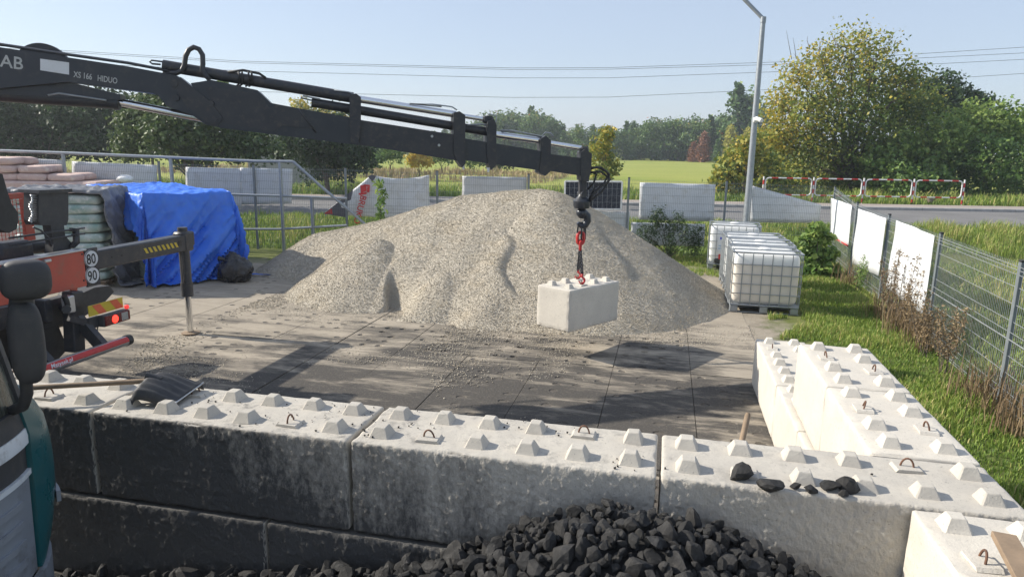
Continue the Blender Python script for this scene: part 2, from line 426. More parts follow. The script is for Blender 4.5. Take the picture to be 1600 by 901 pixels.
for i in range(11):
    for j in range(4):
        cx, cy = SX1-.5175-i*1.035, SY0+1.5+j*3.0
        near = cx > -6 and cy < 9
        k = rnd.choice([0, 1, 1, 2]) if near else rnd.choice([1, 2, 2])
        if (i, j) in ((2, 2), (1, 0), (0, 0), (5, 2)): k = 0
        o = link('concrete_slab', slabs[k], yard); o.location = (cx, cy, rnd.uniform(-.006, .004)); o.rotation_euler = (rnd.uniform(-.002, .002), rnd.uniform(-.003, .003), rnd.uniform(-.003, .003))

# road, kerb and pavement beyond the fence
def strip(name, q0, q1, z0, z1, m, x0=-90, x1=120, n=60):
    b = MB()
    for i in range(n+1):
        x = x0+(x1-x0)*i/n
        for q, z in ((q0, z0), (q1, z1)): b.v.append((x, q+RD*x, z))
    b.f = [(2*i, 2*i+2, 2*i+3, 2*i+1) for i in range(n)]
    return kind(b.build(name, m), 'structure')
strip('road', 21.2, 28.0, .445, .455, M['asphalt'])
strip('pavement', 28.18, 29.7, .58, .59, M['pavers'])
kb = MB()
for i in range(-40, 60):
    x0, x1 = i*1.0, i*1.0+.985
    kb.prism([(x0, 28.0+RD*x0, .40), (x0, 28.17+RD*x0, .40), (x0, 28.17+RD*x0, .585), (x0, 28.03+RD*x0, .585), (x0, 28.0+RD*x0, .56)], (x1-x0, RD*(x1-x0), 0))
kind(kb.build('kerb', M['kerb']), 'structure')

# ------------------------------------------------------------------ gravel heap
RIDGE = [(-7.9, 11.6, .85), (-6.6, 11.5, 1.18), (-5.2, 11.0, 1.62), (-4.4, 10.9, 1.88), (-3.3, 10.85, 2.03), (-2.6, 10.8, 2.08), (-2.3, 10.6, 2.04)]
def seg_d(px, py, a, c):
    dx, dy = c[0]-a[0], c[1]-a[1]; t = ((px-a[0])*dx+(py-a[1])*dy)/(dx*dx+dy*dy); t = np.clip(t, 0, 1)
    return np.hypot(px-a[0]-t*dx, py-a[1]-t*dy), a[2]+t*(c[2]-a[2])
gx, gy = np.meshgrid(np.arange(-10.6, 2.2, .03), np.arange(6.6, 15.2, .03))
def vn(fx, fy, sx, sy, seed):
    r = np.random.default_rng(seed); n = 96; T = r.random((n, n))
    X, Y = fx*sx+37.3, fy*sy+11.9; i, j = np.floor(X).astype(int), np.floor(Y).astype(int); u, v = X-i, Y-j
    u = u*u*(3-2*u); v = v*v*(3-2*v); g = lambda a, c: T[a % n, c % n]
    return (g(i, j)*(1-u)+g(i+1, j)*u)*(1-v)+(g(i, j+1)*(1-u)+g(i+1, j+1)*u)*v - .5
def fbm(fx, fy, s, seed, o=4):
    t = 0; a = 1.0
    for k in range(o): t = t+a*vn(fx, fy, s*2**k, s*2**k, seed+k); a *= .5
    return t
wx = gx+.2*fbm(gx, gy, .5, 5, 2); wy = gy+.2*fbm(gx, gy, .5, 15, 2)
hz = np.full(gx.shape, -1.0)
for a, c in zip(RIDGE[:-1], RIDGE[1:]):
    d, z = seg_d(wx, wy, a, c)
    hz = np.maximum(hz, z-.615*(np.sqrt(d*d+.06)-.245))
for (cx, cy, z) in ((-3.9, 8.5, .66), (-2.7, 8.4, .74), (-5.7, 9.5, 1.05)):      # lobes slumped down the front
    d = np.hypot(wx-cx, wy-cy); hz = np.maximum(hz, z-.60*(np.sqrt(d*d+.03)-.17))
def gully(x0, y0, x1, y1, w, dep):          # bite with a steep wall on its left and a soft slope to the right
    global hz
    t = np.clip((gy-y0)/(y1-y0), 0, 1); xc = x0+t*(x1-x0)+.10*np.sin(gy*5)+.12*fbm(gx, gy, 1.5, 80, 2)
    s_ = (gx-xc)/w; prof = np.where(s_ < 0, np.exp(-(s_*7)**2), np.exp(-(s_*1.15)**2))
    env = np.clip(np.minimum((gy-y0)/.35, (y1-gy)/.5), 0, 1); hz = hz-dep*prof*env*env*(3-2*env)
gully(-4.78, 7.2, -4.95, 8.7, .40, .30)
gully(-2.45, 7.7, -3.0, 9.7, .75, .10)
gully(-.45, 8.6, -1.3, 10.0, .6, .06)
hz = hz+.05*fbm(gx, gy, .7, 21, 3)+.010*fbm(gx, gy, 7, 31, 3)
hz += .10*np.exp(-((gy-7.25-.2*np.sin(gx*2))/.3)**2)*np.clip(fbm(gx, gy, 1.4, 66, 3)+.12, 0, 1)*(gx < 1.4)*(gx > -6.5)
foot = hz
edge = np.minimum(np.minimum(gx+10.6, 2.17-gx), np.minimum(gy-6.6, 15.17-gy)); hz = np.where(edge < .05, -.12, hz)
hz = np.maximum(hz, -.12)
ny, nx = gx.shape
PV = np.stack([gx, gy, hz], -1).reshape(-1, 3); ii = np.arange(ny*nx).reshape(ny, nx)
PF = np.stack([ii[:-1, :-1], ii[:-1, 1:], ii[1:, 1:], ii[1:, :-1]], -1).reshape(-1, 4)
keep = PV[PF, 2].max(1) > -.03
PF = PF[keep]; used = np.unique(PF); remap = -np.ones(len(PV), int); remap[used] = np.arange(len(used))
pile = link('gravel_heap', np_mesh('gravel_heap', PV[used], remap[PF], M['gravel'], smooth=True))
tag(pile, 'big heap of pale crushed stone gravel in the middle of the yard', 'gravel'); kind(pile, 'stuff')
# loose stones lying proud on the heap and spilled round its foot
def stones(P, size, name, m):
    n = len(P); base = np.array([(1, 0, 0), (-1, 0, 0), (0, 1, 0), (0, -1, 0), (0, 0, 1), (0, 0, -1)], float)
    F0 = np.array([(0, 2, 4), (2, 1, 4), (1, 3, 4), (3, 0, 4), (2, 0, 5), (1, 2, 5), (3, 1, 5), (0, 3, 5)])
    V = base[None]*(size[:, None, None]*rg.uniform(.6, 1.15, (n, 6, 1)))
    q = rg.normal(size=(n, 4)); q /= np.linalg.norm(q, axis=1)[:, None]; w, x, y, z = q.T
    Rm = np.stack([1-2*(y*y+z*z), 2*(x*y-z*w), 2*(x*z+y*w), 2*(x*y+z*w), 1-2*(x*x+z*z), 2*(y*z-x*w), 2*(x*z-y*w), 2*(y*z+x*w), 1-2*(x*x+y*y)], 1).reshape(n, 3, 3)
    V = np.einsum('nij,nkj->nki', Rm, V)+P[:, None, :]
    F = F0[None]+(np.arange(n)*6)[:, None, None]
    return np_mesh(name, V.reshape(-1, 3), F.reshape(-1, 3), m)
fl = hz.ravel(); w = np.where(fl > 0.0, 1.0, 0.0)*np.where(PV[:, 1] < 12, 1, .15); w /= w.sum()
sel = rg.choice(len(PV), 170000, p=w); P = PV[sel]+np.stack([rg.uniform(-.015, .015, 170000), rg.uniform(-.015, .015, 170000), np.full(170000, .004)], 1)
o = link('loose_stone', stones(P, rg.uniform(.005, .0098, 170000)*np.where(rg.random(170000) > .99, 2.2, 1), 'loose_stone', M['gravel']), pile); kind(o, 'stuff')
n = 60000
sx, sy = rg.uniform(-7.5, 1.5, n), rg.uniform(3.0, 8.6, n)
dens = np.clip(fbm(sx, sy, .8, 91, 4)*1.6+.14+np.clip((sy-6.1)*.5, -.35, 1), 0, 1)**1.4; dens *= np.where(sx > -1.2, .35, 1)
k = rg.random(n) < dens; P = np.stack([sx[k], sy[k], np.full(k.sum(), .004)], 1)
o = link('spilled_gravel', stones(P, rg.uniform(.005, .014, len(P)), 'spilled_gravel', M['gravel'])); kind(tag(o, 'crumbs of pale gravel spilled over the dark yard slabs', 'gravel'), 'stuff')

# ------------------------------------------------------------------ concrete blocks
def rbox(hx, hy, hz_, r, step, seed, amp=.0035, chip=.010, stucco=False):
    def cs(h):
        n = max(2, int(round(2*(h-r)/step))); return [-h, -h+.35*r]+list(np.linspace(-h+r, h-r, n+1))+[h-.35*r, h]
    C = [cs(hx), cs(hy), cs(hz_)]; H = (hx, hy, hz_); b = MB(); key = {}
    def vert(p):
        k = tuple(round(a, 5) for a in p)
        if k not in key:
            q = Vector(p); inn = Vector([max(-(H[i]-r), min(H[i]-r, q[i])) for i in range(3)]); d = q-inn
            nn = d.normalized(); w = inn+nn*r
            e = sum(1 for i in range(3) if abs(d[i]) > 1e-6)
            nz = mnoise.noise(w*5+Vector((seed*3.1, 0, 0))); nf = mnoise.noise(w*22+Vector((seed*7.7, 1, 0)))
            w += nn*(amp*nz+amp*.5*nf)
            if stucco and nn.y < -.4: q_ = Vector((w.x*1.15, seed*2.0, w.z*.8)); w += nn*(.0075*mnoise.noise(q_*38)+.0045*mnoise.noise(q_*85)+.005*mnoise.noise(q_*9))
            if e > 1: w -= nn*chip*max(0, mnoise.noise(w*9+Vector((seed, 5, 2)))-.12)*2.2
            key[k] = len(b.v); b.v.append(tuple(w))
        return key[k]
    for a in range(3):
        u, v = (a+1) % 3, (a+2) % 3
        for sg in (-1, 1):
            for i in range(len(C[u])-1):
                for j in range(len(C[v])-1):
                    q = []
                    for (x, y) in ((i, j), (i+1, j), (i+1, j+1), (i, j+1)):
                        p = [0, 0, 0]; p[a] = sg*H[a]; p[u] = C[u][x]; p[v] = C[v][y]; q.append(vert(p))
                    b.f.append(tuple(q if sg > 0 else q[::-1]))
    return b
def stud_mesh(seed):
    b = MB(); rows = ((.066, -.004), (.0635, .004), (.037, .060), (.032, .064))
    V = []
    for r_, z in rows:
        c = r_*.86
        for (x, y) in ((-r_, -c), (-c, -r_), (c, -r_), (r_, -c), (r_, c), (c, r_), (-c, r_), (-r_, c)):
            j = mnoise.noise((x*30+seed*9, y*30, z*30))*.004; V.append((x+j, y-j, z+j*.6))
    F = [(i*8+k, i*8+(k+1) % 8, (i+1)*8+(k+1) % 8, (i+1)*8+k) for i in range(3) for k in range(8)]+[tuple(range(24, 32))]
    return b.add(V, F).mesh('stud', M['concrete'])
STUDS = [stud_mesh(s_) for s_ in range(6)]
def loop_mesh():
    b = MB(); b.tube([(.034*math.cos(t), 0, -.01+.058*math.sin(t)) for t in np.linspace(-.1, math.pi+.1, 11)], .0055, 6); return b.mesh('lifting_loop', M['rust'], 180)
def pad_mesh():
    b = MB(); b.prism([(-.075, -.055, .0), (-.062, -.055, .016), (.062, -.055, .016), (.075, -.055, 0)], (0, .11, 0)); return b.mesh('loop_pad', M['concrete'])
LOOP, PAD = loop_mesh(), pad_mesh()
def recol(me): c = me.copy(); c.materials.clear(); c.materials.append(M['concrete_new']); return c
STUDS2 = [recol(m) for m in STUDS]; PAD2 = recol(PAD)
bseed = [0]
def block(label, corner, n, rz=0.0, loops=(), top=True, lean=0.0, h=.6, studs=True, shrink=.004, stucco=False, fresh=False):
    """corner: low corner of the block; the block runs n studs along its own x, two studs across y"""
    bseed[0] += 1; sd = bseed[0]
    t = thing('concrete_block', label, 'concrete block', corner, rz, 'stackable concrete blocks')
    if lean: t.rotation_euler = (0, lean, rz); t.matrix_basis = Matrix.Translation(Vector(corner)) @ t.rotation_euler.to_matrix().to_4x4()
    L = n*S
    bb = rbox(L/2-shrink, .3-shrink, h/2-shrink, .017, .0135 if stucco else .05, sd, stucco=stucco); cm = M['concrete_new'] if fresh else M['concrete']; ST = STUDS2 if fresh else STUDS
    bb.v = [(x+L/2, y+.3, z+h/2) for x, y, z in bb.v]
    bb.build('block_body', cm, t, 40 if not stucco else 180, world=False)
    if top and studs:
        for i in range(n):
            for j in range(2):
                x, y = (i+.5)*S, (j+.5)*S
                if (i, j) in loops:
                    o = link('loop_pad', PAD2 if fresh else PAD, t); o.location = (x, y, h-.003); o.rotation_euler = (0, 0, rnd.uniform(-.1, .1)+(0 if abs(rz) > .5 else 0))
                    a = rnd.uniform(-.3, .3)+(math.pi/2 if loops[(i, j)] else 0)
                    o = link('lifting_loop', LOOP, t); o.location = (x, y, h+.012); o.rotation_euler = (rnd.uniform(-.25, .25), 0, a)
                else:
                    o = link('stud', ST[rnd.randrange(6)], t); o.location = (x+rnd.uniform(-.004, .004), y+rnd.uniform(-.004, .004), h-.005)
                    k = rnd.choice([0, 1, 2, 3]); s_ = rnd.uniform(.93, 1.05); o.rotation_euler = (0, 0, k*math.pi/2); o.scale = (s_, s_, rnd.uniform(.9, 1.04))
    return t
g_ = .018
A0X = -1.8*2-g_*2-1.8-g_
block('sooty concrete block behind the teal truck corner, left end of the front wall', (A0X, .0, .612), 6, 0, {(4, 0): 1, (2, 1): 1}, stucco=True)
block('blackened concrete block of the front wall carrying the plastic snow shovel', (-3.6-g_*2, 0, .612), 6, 0, {(4, 0): 1, (1, 1): 1}, stucco=True)
block('half sooty concrete block in the middle of the front wall, coal crumbs on top', (-1.8-g_, .0, .612), 6, 0, {(1, 0): 0, (4, 1): 0}, stucco=True)
block('clean concrete block of the front wall with coal lumps lying along its edge', (0, 0, .612), 6, 0, {(1, 0): 0, (4, 1): 0}, stucco=True)
for (x, y, lab) in ((-2.4-1.8-.01, -.02, 'black coal stained lower block with a pale scratch, beside the teal truck'), (-2.4, -.016, 'black lower block between the coal and the half sooty block'),
                    (-.6+.01, -.012, 'lower block hidden behind the peak of the coal heap')):
    block(lab, (x, y, .004), 6, 0, {}, studs=False, stucco=True)
sc_ = MB(); sc_.grid(lambda u, v: (-3.95+1.0*u, -.0525-.004*(1-abs(2*v-1)), .50-.035*u+.008*v+.003*math.sin(31*u)), 30, 3)
# right wall, upper course (outer corner at x = 1.8)
block('pale block of the right wall next to the front wall corner', (1.802, .628, .612), 4, R(90), {(2, 1): 0, (1, 0): 0}, fresh=True)
block('pale block at the far end of the upper right wall', (1.806, 1.848, .612), 4, R(90), {(2, 1): 0, (1, 0): 0}, fresh=True)
# right wall, lower course
block('lower right wall block nearest the front wall, mostly hidden', (1.752, .62, .004), 6, R(90), {}, studs=False, fresh=True)
block('short lower block of the right wall between the two long ones', (1.75, 2.43, .004), 4, R(90), {(1, 1): 0}, fresh=True)
t = block('farthest lower block of the right wall with an open stud row', (1.748, 3.64, .004), 6, R(90), {(4, 1): 0}, fresh=True)
block('pale block running towards the viewer at the right, plank on top', (1.828, -1.212, .606), 4, R(90), {(2, 1): 0, (1, 0): 0}, fresh=True)
block('lower block under the one that carries the plank', (1.826, -1.21, .002), 4, R(90), {}, studs=False, fresh=True)
# the block in the air
hb = block('pale concrete block hanging in the air from the crane hooks', (-1.27, 5.67, .425), 4, R(59.8), {(1, 0): 0, (2, 1): 0}, lean=.016, fresh=True)

# ------------------------------------------------------------------ coal
def lump_mesh(seed, name='coal_lump'):
    r_ = random.Random(seed); bm = bmesh.new(); bmesh.ops.create_icosphere(bm, subdivisions=2, radius=1.0)
    planes = [(Vector((r_.gauss(0, 1), r_.gauss(0, 1), r_.gauss(0, 1))).normalized(), r_.uniform(.36, .80)) for _ in range(12)]
    sx, sy, sz = r_.uniform(.8, 1.35), r_.uniform(.65, 1.0), r_.uniform(.5, .9)
    for v in bm.verts:
        p = v.co.copy()
        for n_, d_ in planes:
            e = p.dot(n_)-d_
            if e > 0: p -= n_*e
        p *= 1+.06*mnoise.noise(p*2.8+Vector((seed, 0, 0)))
        v.co = Vector((p.x*sx, p.y*sy, p.z*sz))
    me = bpy.data.meshes.new(name); bm.to_mesh(me); bm.free(); me.materials.append(M['coal'])
    me.shade_smooth(); me.set_sharp_from_angle(angle=R(14)); return me
LUMPS = [lump_mesh(100+i) for i in range(14)]
CPX = [-4.3, -3.76, -2.73, -2.23, -1.72, -1.24, -.94, -.68, -.44, -.27, -.07, .16, .39, .65, .87, 1.0, 1.25]
CPZ = [.08, .10, .26, .36, .48, .64, .80, .95, 1.05, 1.10, 1.11, 1.09, 1.03, .92, .84, .80, .70]
def coal_h(x, y):
    z = float(np.interp(x, CPX, CPZ)); z *= 1-.42*max(0, -y-.42)**1.2-.10*max(0, .25+y)
    return z+.035*mnoise.noise((x*4, y*4, 5))
heap = thing('coal_heap', 'heap of black coal lumps against the front block wall', 'coal', (0, -.6, 0))
b = MB(); b.grid(lambda u, v: (-4.1+5.3*u, -2.4+2.36*v, coal_h(-4.1+5.3*u, -2.4+2.36*v)-.09), 90, 44); kind(b.build('coal_fines', M['coal'], heap), 'stuff')
cand = []
tries = 0; grid_ = {}
while tries < 34000:
    tries += 1
    x, y = rnd.uniform(-3.9, 1.18), rnd.uniform(-1.35, -.085)
    r_ = rnd.choice((rnd.uniform(.02, .036), rnd.uniform(.036, .058), rnd.uniform(.045, .078)))
    ok = True
    z = coal_h(x, y)-.07+rnd.uniform(0, .05)
    gk = (int(x/.15), int(y/.15))
    for a in (-1, 0, 1):
        for c in (-1, 0, 1):
            for (X, Y, Z, RR) in grid_.get((gk[0]+a, gk[1]+c), ()):
                if (X-x)**2+(Y-y)**2+(Z-z)**2 < (.72*(RR+r_))**2: ok = False; break
            if not ok: break
        if not ok: break
    if ok: grid_.setdefault(gk, []).append((x, y, z, r_)); cand.append((x, y, z, r_))
def pxof(p):
    d = np.array(p)-CAM; z = d@_f; return 800+FPX*(d@_R)/z, 450.5-FPX*(d@_U)/z, z
vis = []
for c in cand:
    u, v, z = pxof(c[:3])
    vis.append((c[3]/z if (90 < u < 1400 and v < 925) else 0, c))
vis.sort(key=lambda q: -q[0])
rest = MB()
for i, (s_, (x, y, z, r_)) in enumerate(vis):
    e = (rnd.uniform(0, 6.28), rnd.uniform(0, 6.28), rnd.uniform(0, 6.28))
    if i < 300 and s_ > 0:
        o = link('coal_lump', LUMPS[rnd.randrange(14)], heap); o.location = (x, y+.6, z); o.rotation_euler = e; o.scale = (r_*1.36,)*3
    else:
        me = LUMPS[rnd.randrange(14)]; from_e = Matrix.LocRotScale(Vector((x, y, z)), Vector(e).to_track_quat('Z', 'Y') if False else None, Vector((r_*1.36,)*3)) @ Matrix.Rotation(e[0], 4, 'X') @ Matrix.Rotation(e[1], 4, 'Y')
        rest.add([from_e @ v.co for v in me.vertices], [tuple(p.vertices) for p in me.polygons])
kind(rest.build('coal_lumps', M['coal'], heap, 14), 'stuff')
for (u, v, r_, sz, lab) in ((1160, 739, .052, (1, .9, 1.05), 'coal lump standing on edge by the lifting loop, leftmost on the clean block'), (1208, 757, .05, (1.25, .8, .55), 'flat coal lump between the loop and the studs on the clean block'),
                            (1243, 758, .028, (1, .7, 1), 'small coal lump leaning on the stud of the clean block'), (1266, 763, .036, (1.1, .9, .9), 'coal lump right in front of the stud on the clean block'),
                            (1297, 757, .047, (1, .9, .95), 'rounded coal lump, second from the right on the clean block'), (1324, 757, .050, (1.05, .9, 1.05), 'largest coal lump, rightmost on the clean block'),
                            (1318, 770, .024, (1, .9, .9), 'small coal lump tucked under the largest one on the clean block')):
    p = onZ(u, v, 1.212+r_*.6); o = link('coal_piece', LUMPS[(0, 2, 5, 7, 9, 11)[rnd.randrange(6)]]); o.location = p; o.scale = [r_*1.55*max(.8, q) for q in sz]; o.rotation_euler = (rnd.uniform(-.3, .3), rnd.uniform(-.3, .3), rnd.uniform(0, 6)); tag(o, lab, 'coal', 'coal lumps on the front wall')
# crumbs of coal on the tops
n = 420; P = np.stack([rg.uniform(-3.6, 1.5, n), rg.uniform(.03, .57, n), np.full(n, 1.213)], 1); k = fbm(P[:, 0], P[:, 1], 2.0, 71, 3) > -.02
k &= rg.random(n) < np.where(P[:, 0] > .1, .2, .9)
sz_ = rg.uniform(.003, .010, n); P[:, 2] += sz_*.3
o = link('coal_crumbs', stones(P[k], sz_[k], 'coal_crumbs', M['coal'])); kind(tag(o, 'tiny black coal crumbs scattered over the block tops', 'coal'), 'stuff')
# ================================================================== CRANE TRUCK (stands across the left, rear facing right)
TH = R(25); BD = np.array([math.cos(TH), math.sin(TH), 0]); BN = np.array([math.sin(TH), -math.cos(TH), 0]); BP = np.array([-1.23, 6.33, 0])
def B(u, v, w=0.0): return onP(u, v, BP+BN*w, BN)
def text_obj(name, s, p0, xd, up, height, m, parent, ext=.002, shear=0.0, sx=1.0):
    cu = bpy.data.curves.new(name, 'FONT'); cu.body = s; cu.size = 1.0; cu.extrude = 0; cu.shear = shear
    cu.resolution_u = 3; cu.offset = .012
    to = bpy.data.objects.new(name, cu); COL.objects.link(to); dg = bpy.context.evaluated_depsgraph_get(); dg.update()
    me = bpy.data.meshes.new_from_object(to.evaluated_get(dg)); bpy.data.objects.remove(to)
    k = height/.70; xd = Vector(xd).normalized(); up = Vector(up); up = (up-xd*up.dot(xd)).normalized(); nn = xd.cross(up)
    root = parent
    while root.parent: root = root.parent
    inv = root.matrix_basis.inverted()
    for v in me.vertices:
        x, y = v.co.x*k*sx, v.co.y*k; v.co = inv @ (Vector(p0)+xd*x+up*y+nn*ext)
    me.materials.clear(); me.materials.append(m)
    return link(name, me, parent)
ct = thing('crane_truck', 'black loader crane on a red truck, boom reaching across the yard', 'crane truck', (-9.0, 2.5, 0))
def plate(name, pts, hw, m, parent, smooth=None, w0=0.0, ch=0):
    b = MB(); b.prism([B(u, v, w0+hw) for u, v in pts], -2*hw*BN); return b.build(name, m, parent, smooth)
# inner boom from the column, knuckle, outer boom and its three extensions
ib = plate('inner_boom', [(-110, 57), (0, 74), (200, 104), (275, 118), (292, 131), (318, 165), (342, 183), (338, 198), (322, 195), (300, 180), (262, 167), (247, 149), (238, 146), (200, 141), (106, 128), (0, 138), (-110, 150)], .16, M['boom'], ct)
b = MB(); b.tube([B(u, v-2, .11) for u, v in ((-110, 55), (0, 72), (100, 87), (200, 101), (262, 113))], .014, 8); b.tube([B(u, v-3, .04) for u, v in ((-110, 55), (0, 72), (100, 87), (200, 101), (262, 113))], .014, 8); b.build('hydraulic_pipe', M['boom2'], ib, 180)
b = MB(); b.prism([B(u, v, .161) for u, v in ((63, 92), (108, 98), (108, 117), (63, 110))], -.001*BN+BN*.004); b.build('blank_plate', M['white'], ib)
xd = B(180, 127, .165)-B(115, 117, .165)
text_obj('model_lettering', 'XS 166', B(115, 120.5, .163), xd, (0, 0, 1), .066, M['lettering'], ib, .003, sx=.70)
text_obj('series_lettering', 'HIDUO', B(152, 126.3, .163), xd, (0, 0, 1), .066, M['lettering'], ib, .003, sx=.70)
text_obj('maker_lettering', 'HIAB', B(-29, 99.5, .163), xd, (0, 0, 1), .135, M['lettering'], ib, .003, sx=.98)
b = MB()
for (u, v, r_) in ((273, 131, .045), (276, 153, .04), (330, 162, .038)):
    c = B(u, v, .155); b.cyl(c, c+BN*.03, r_, r_*.92, 16)
b.build('pivot_pin', M['boom2'], ib, 40)
b = MB(); c = B(332, 187, .17); b.cyl(c-BN*.36, c+BN*.02, .055, .055, 18); b.build('knuckle_pin', M['boom2'], ib, 40)
b = MB(); b.prism([B(u, v, .175) for u, v in ((268, 127), (282, 121), (330, 160), (348, 185), (338, 198), (322, 190), (290, 165))], BN*-.02); b.prism([B(u, v, -.155) for u, v in ((268, 127), (282, 121), (330, 160), (348, 185), (338, 198), (322, 190), (290, 165))], BN*-.02); b.build('knuckle_link', M['boom2'], ib)
# boom cylinder under the inner boom
b = MB(); p0, p1 = B(-100, 141), B(187, 160); b.cyl(p0, p1, .085, .085, 20); b.cyl(p1-(p1-p0)*.03, p1, .094, .094, 20)
cy = b.build('lift_cylinder', M['boom'], ct, 40)
b = MB(); b.tube([B(u, v, .10) for u, v in ((75, 149), (92, 146), (160, 156), (166, 157))], .012, 6); b.build('cylinder_pipe', M['galv'], cy, 180)
b = MB(); b.cyl(B(187, 160), B(326, 187), .047, .047, 20); b.build('cylinder_rod', M['chrome'], cy, 40)
b = MB(); b.prism([B(u, v, .10) for u, v in ((-20, 120), (106, 128), (188, 148), (188, 156), (60, 150), (-20, 146))], BN*-.2); b.build('cylinder_bracket', M['boom'], cy)
b = MB(); c = B(66, 110, -.25); b.cyl(c, c-BN*.10, .305, .305, 40); b.cyl(c-BN*.01, c-BN*.09, .315, .315, 40); b.build('hose_reel', M['boom2'], ct, 40)
b = MB(); b.tube([B(u, v, -.3) for u, v in ((-60, 150), (0, 154), (60, 157), (138, 163), (200, 168))], .016, 6); b.build('hose', M['rubber'], ct, 180)
ob = plate('outer_boom', [(298, 130), (312, 128), (330, 125), (402, 141), (423, 161), (470, 170), (562, 186), (562, 227), (400, 207), (345, 200), (330, 196), (318, 175)], .15, M['boom'], ct)
b = MB(); b.prism([B(u, v, .157) for u, v in ((318, 135), (400, 146), (414, 160), (440, 196), (430, 206), (345, 192), (338, 172))], BN*-.01); b.prism([B(u, v, .162) for u, v in ((432, 163), (470, 171), (492, 201), (440, 196), (415, 172))], BN*-.012); b.build('side_plate', M['boom2'], ob)
for pts in (((466, 170), (474, 182), (494, 207)), ((545, 184), (556, 205), (562, 222))): b = MB(); b.tube([B(u, v, .155) for u, v in pts], .013, 6); b.build('weld_seam', M['boom2'], ob, 180)
e1 = plate('first_extension', [(560, 187), (727, 213), (727, 253), (560, 226)], .125, M['boom2'], ct)
e2 = plate('second_extension', [(724, 216), (848, 236.5), (848, 267), (724, 250)], .105, M['boom'], ct)
e3 = plate('third_extension', [(845, 239), (916, 248), (916, 276), (845, 265)], .088, M['boom2'], ct)
b = MB()
for (u, v) in ((675, 213), (686, 227)): c = B(u, v, .126); b.cyl(c, c+BN*.012, .018, .016, 10)
b.build('bolt', M['alu'], e1, 40)
# collars that carry the extension cylinders
for (pts, hw, par) in (([(546, 150), (556, 146), (564, 152), (564, 190), (560, 226), (548, 222), (546, 184)], .17, e1), ([(709, 176), (718, 174), (727, 180), (727, 256), (722, 262), (717, 255), (709, 240)], .15, e1),
                       ([(762, 190), (772, 186), (776, 196), (775, 258), (768, 266), (764, 258), (760, 235)], .13, e2), ([(845, 217), (853, 212), (861, 220), (860, 268), (852, 275), (842, 270), (846, 245)], .12, e3), ):
    b = MB(); b.prism([B(u, v, hw) for u, v in pts], -2*hw*BN); b.build('collar', M['boom2'], par)
for (u, v) in ((724, 258), (763, 262)):
    b = MB(); c = B(u, v, .12); b.prism([c+BD*-.02, c+BD*.02, c+BD*.012-np.array((0, 0, .06)), c-BD*.008-np.array((0, 0, .06))], BN*-.02); b.build('wear_pad', M['white'], e2)
def ram(u0, v0, u1, v1, r_, m, parent, name, w=0.0):
    b = MB(); b.cyl(B(u0, v0, w), B(u1, v1, w), r_, r_, 16); return b.build(name, m, parent, 40)
ram(255, 102.5, 552, 153, .068, M['boom2'], ob, 'extension_cylinder'); ram(560, 155, 712, 179, .046, M['chrome'], ob, 'extension_rod'); ram(722, 181, 757, 186.5, .030, M['chrome'], ob, 'extension_rod')
ram(487, 160, 768, 207, .058, M['boom2'], e1, 'extension_cylinder', -.02); ram(772, 210, 846, 220, .044, M['chrome'], e2, 'extension_rod'); ram(858, 223.5, 908, 231.5, .034, M['chrome'], e3, 'extension_rod')
b = MB(); b.box(B(762, 187), (.14, .12, .10), .02, Matrix.Rotation(TH, 3, 'Z')); b.build('rod_eye', M['boom2'], e2); b = MB(); b.box(B(912, 234), (.12, .12, .09), .02, Matrix.Rotation(TH, 3, 'Z')); b.build('rod_eye', M['boom2'], e3)
# pipes and hose bends on top
b = MB()
b.tube([B(u, v, .08) for u, v in ((255, 114), (276, 114.5), (284, 111), (288, 103), (290, 88), (295, 78), (303, 74), (311, 77), (316.5, 86), (317, 100), (316, 110), (321, 118), (328, 125))], .030, 10)
b.build('pipe_bend', M['boom2'], ob, 180)
b = MB(); b.tube([B(u, v) for u, v in ((251, 101), (238, 100), (234, 97), (237, 94.5), (256, 97))], .011, 6); b.build('pipe_end', M['boom2'], ob, 180)
b = MB()
for u in (373, 378, 388, 393): b.tube([B(u, 112, .08), B(u+1, 122, .09), B(u, 132, .06), B(u-4, 135, .0)], .012, 6)
b.tube([B(u, v, .05) for u, v in ((356, 113), (380, 110), (405, 115), (415, 122))], .016, 6); b.build('hose_clip', M['rubber'], ob, 180)
b = MB(); b.tube([B(u, v, .04) for u, v in ((690, 167), (640, 162), (676, 163), (706, 167), (714, 172))], .009, 6); b.tube([B(u, v, .04) for u, v in ((487, 157), (470, 153), (474, 150), (500, 155))], .010, 6)
b.tube([B(u, v, .05) for u, v in ((522, 141), (545, 144), (551, 147))], .009, 6); b.build('steel_pipe', M['galv'], e1, 180)
b = MB(); b.tube([B(u, v, .05) for u, v in ((760, 182), (764, 178), (776, 182), (775, 190), (768, 196), (760, 198))], .010, 6); b.tube([B(u, v, .05) for u, v in ((730, 196), (752, 194), (764, 197))], .011, 6); b.build('steel_pipe', M['galv'], e2, 180)
b = MB(); b.tube([B(u, v, .05) for u, v in ((782, 204), (800, 204), (846, 213), (852, 207), (860, 208), (865, 213))], .010, 6); b.tube([B(u, v, .02) for u, v in ((784, 206), (806, 205), (848, 215))], .009, 6); b.build('steel_pipe', M['galv'], e3, 180)
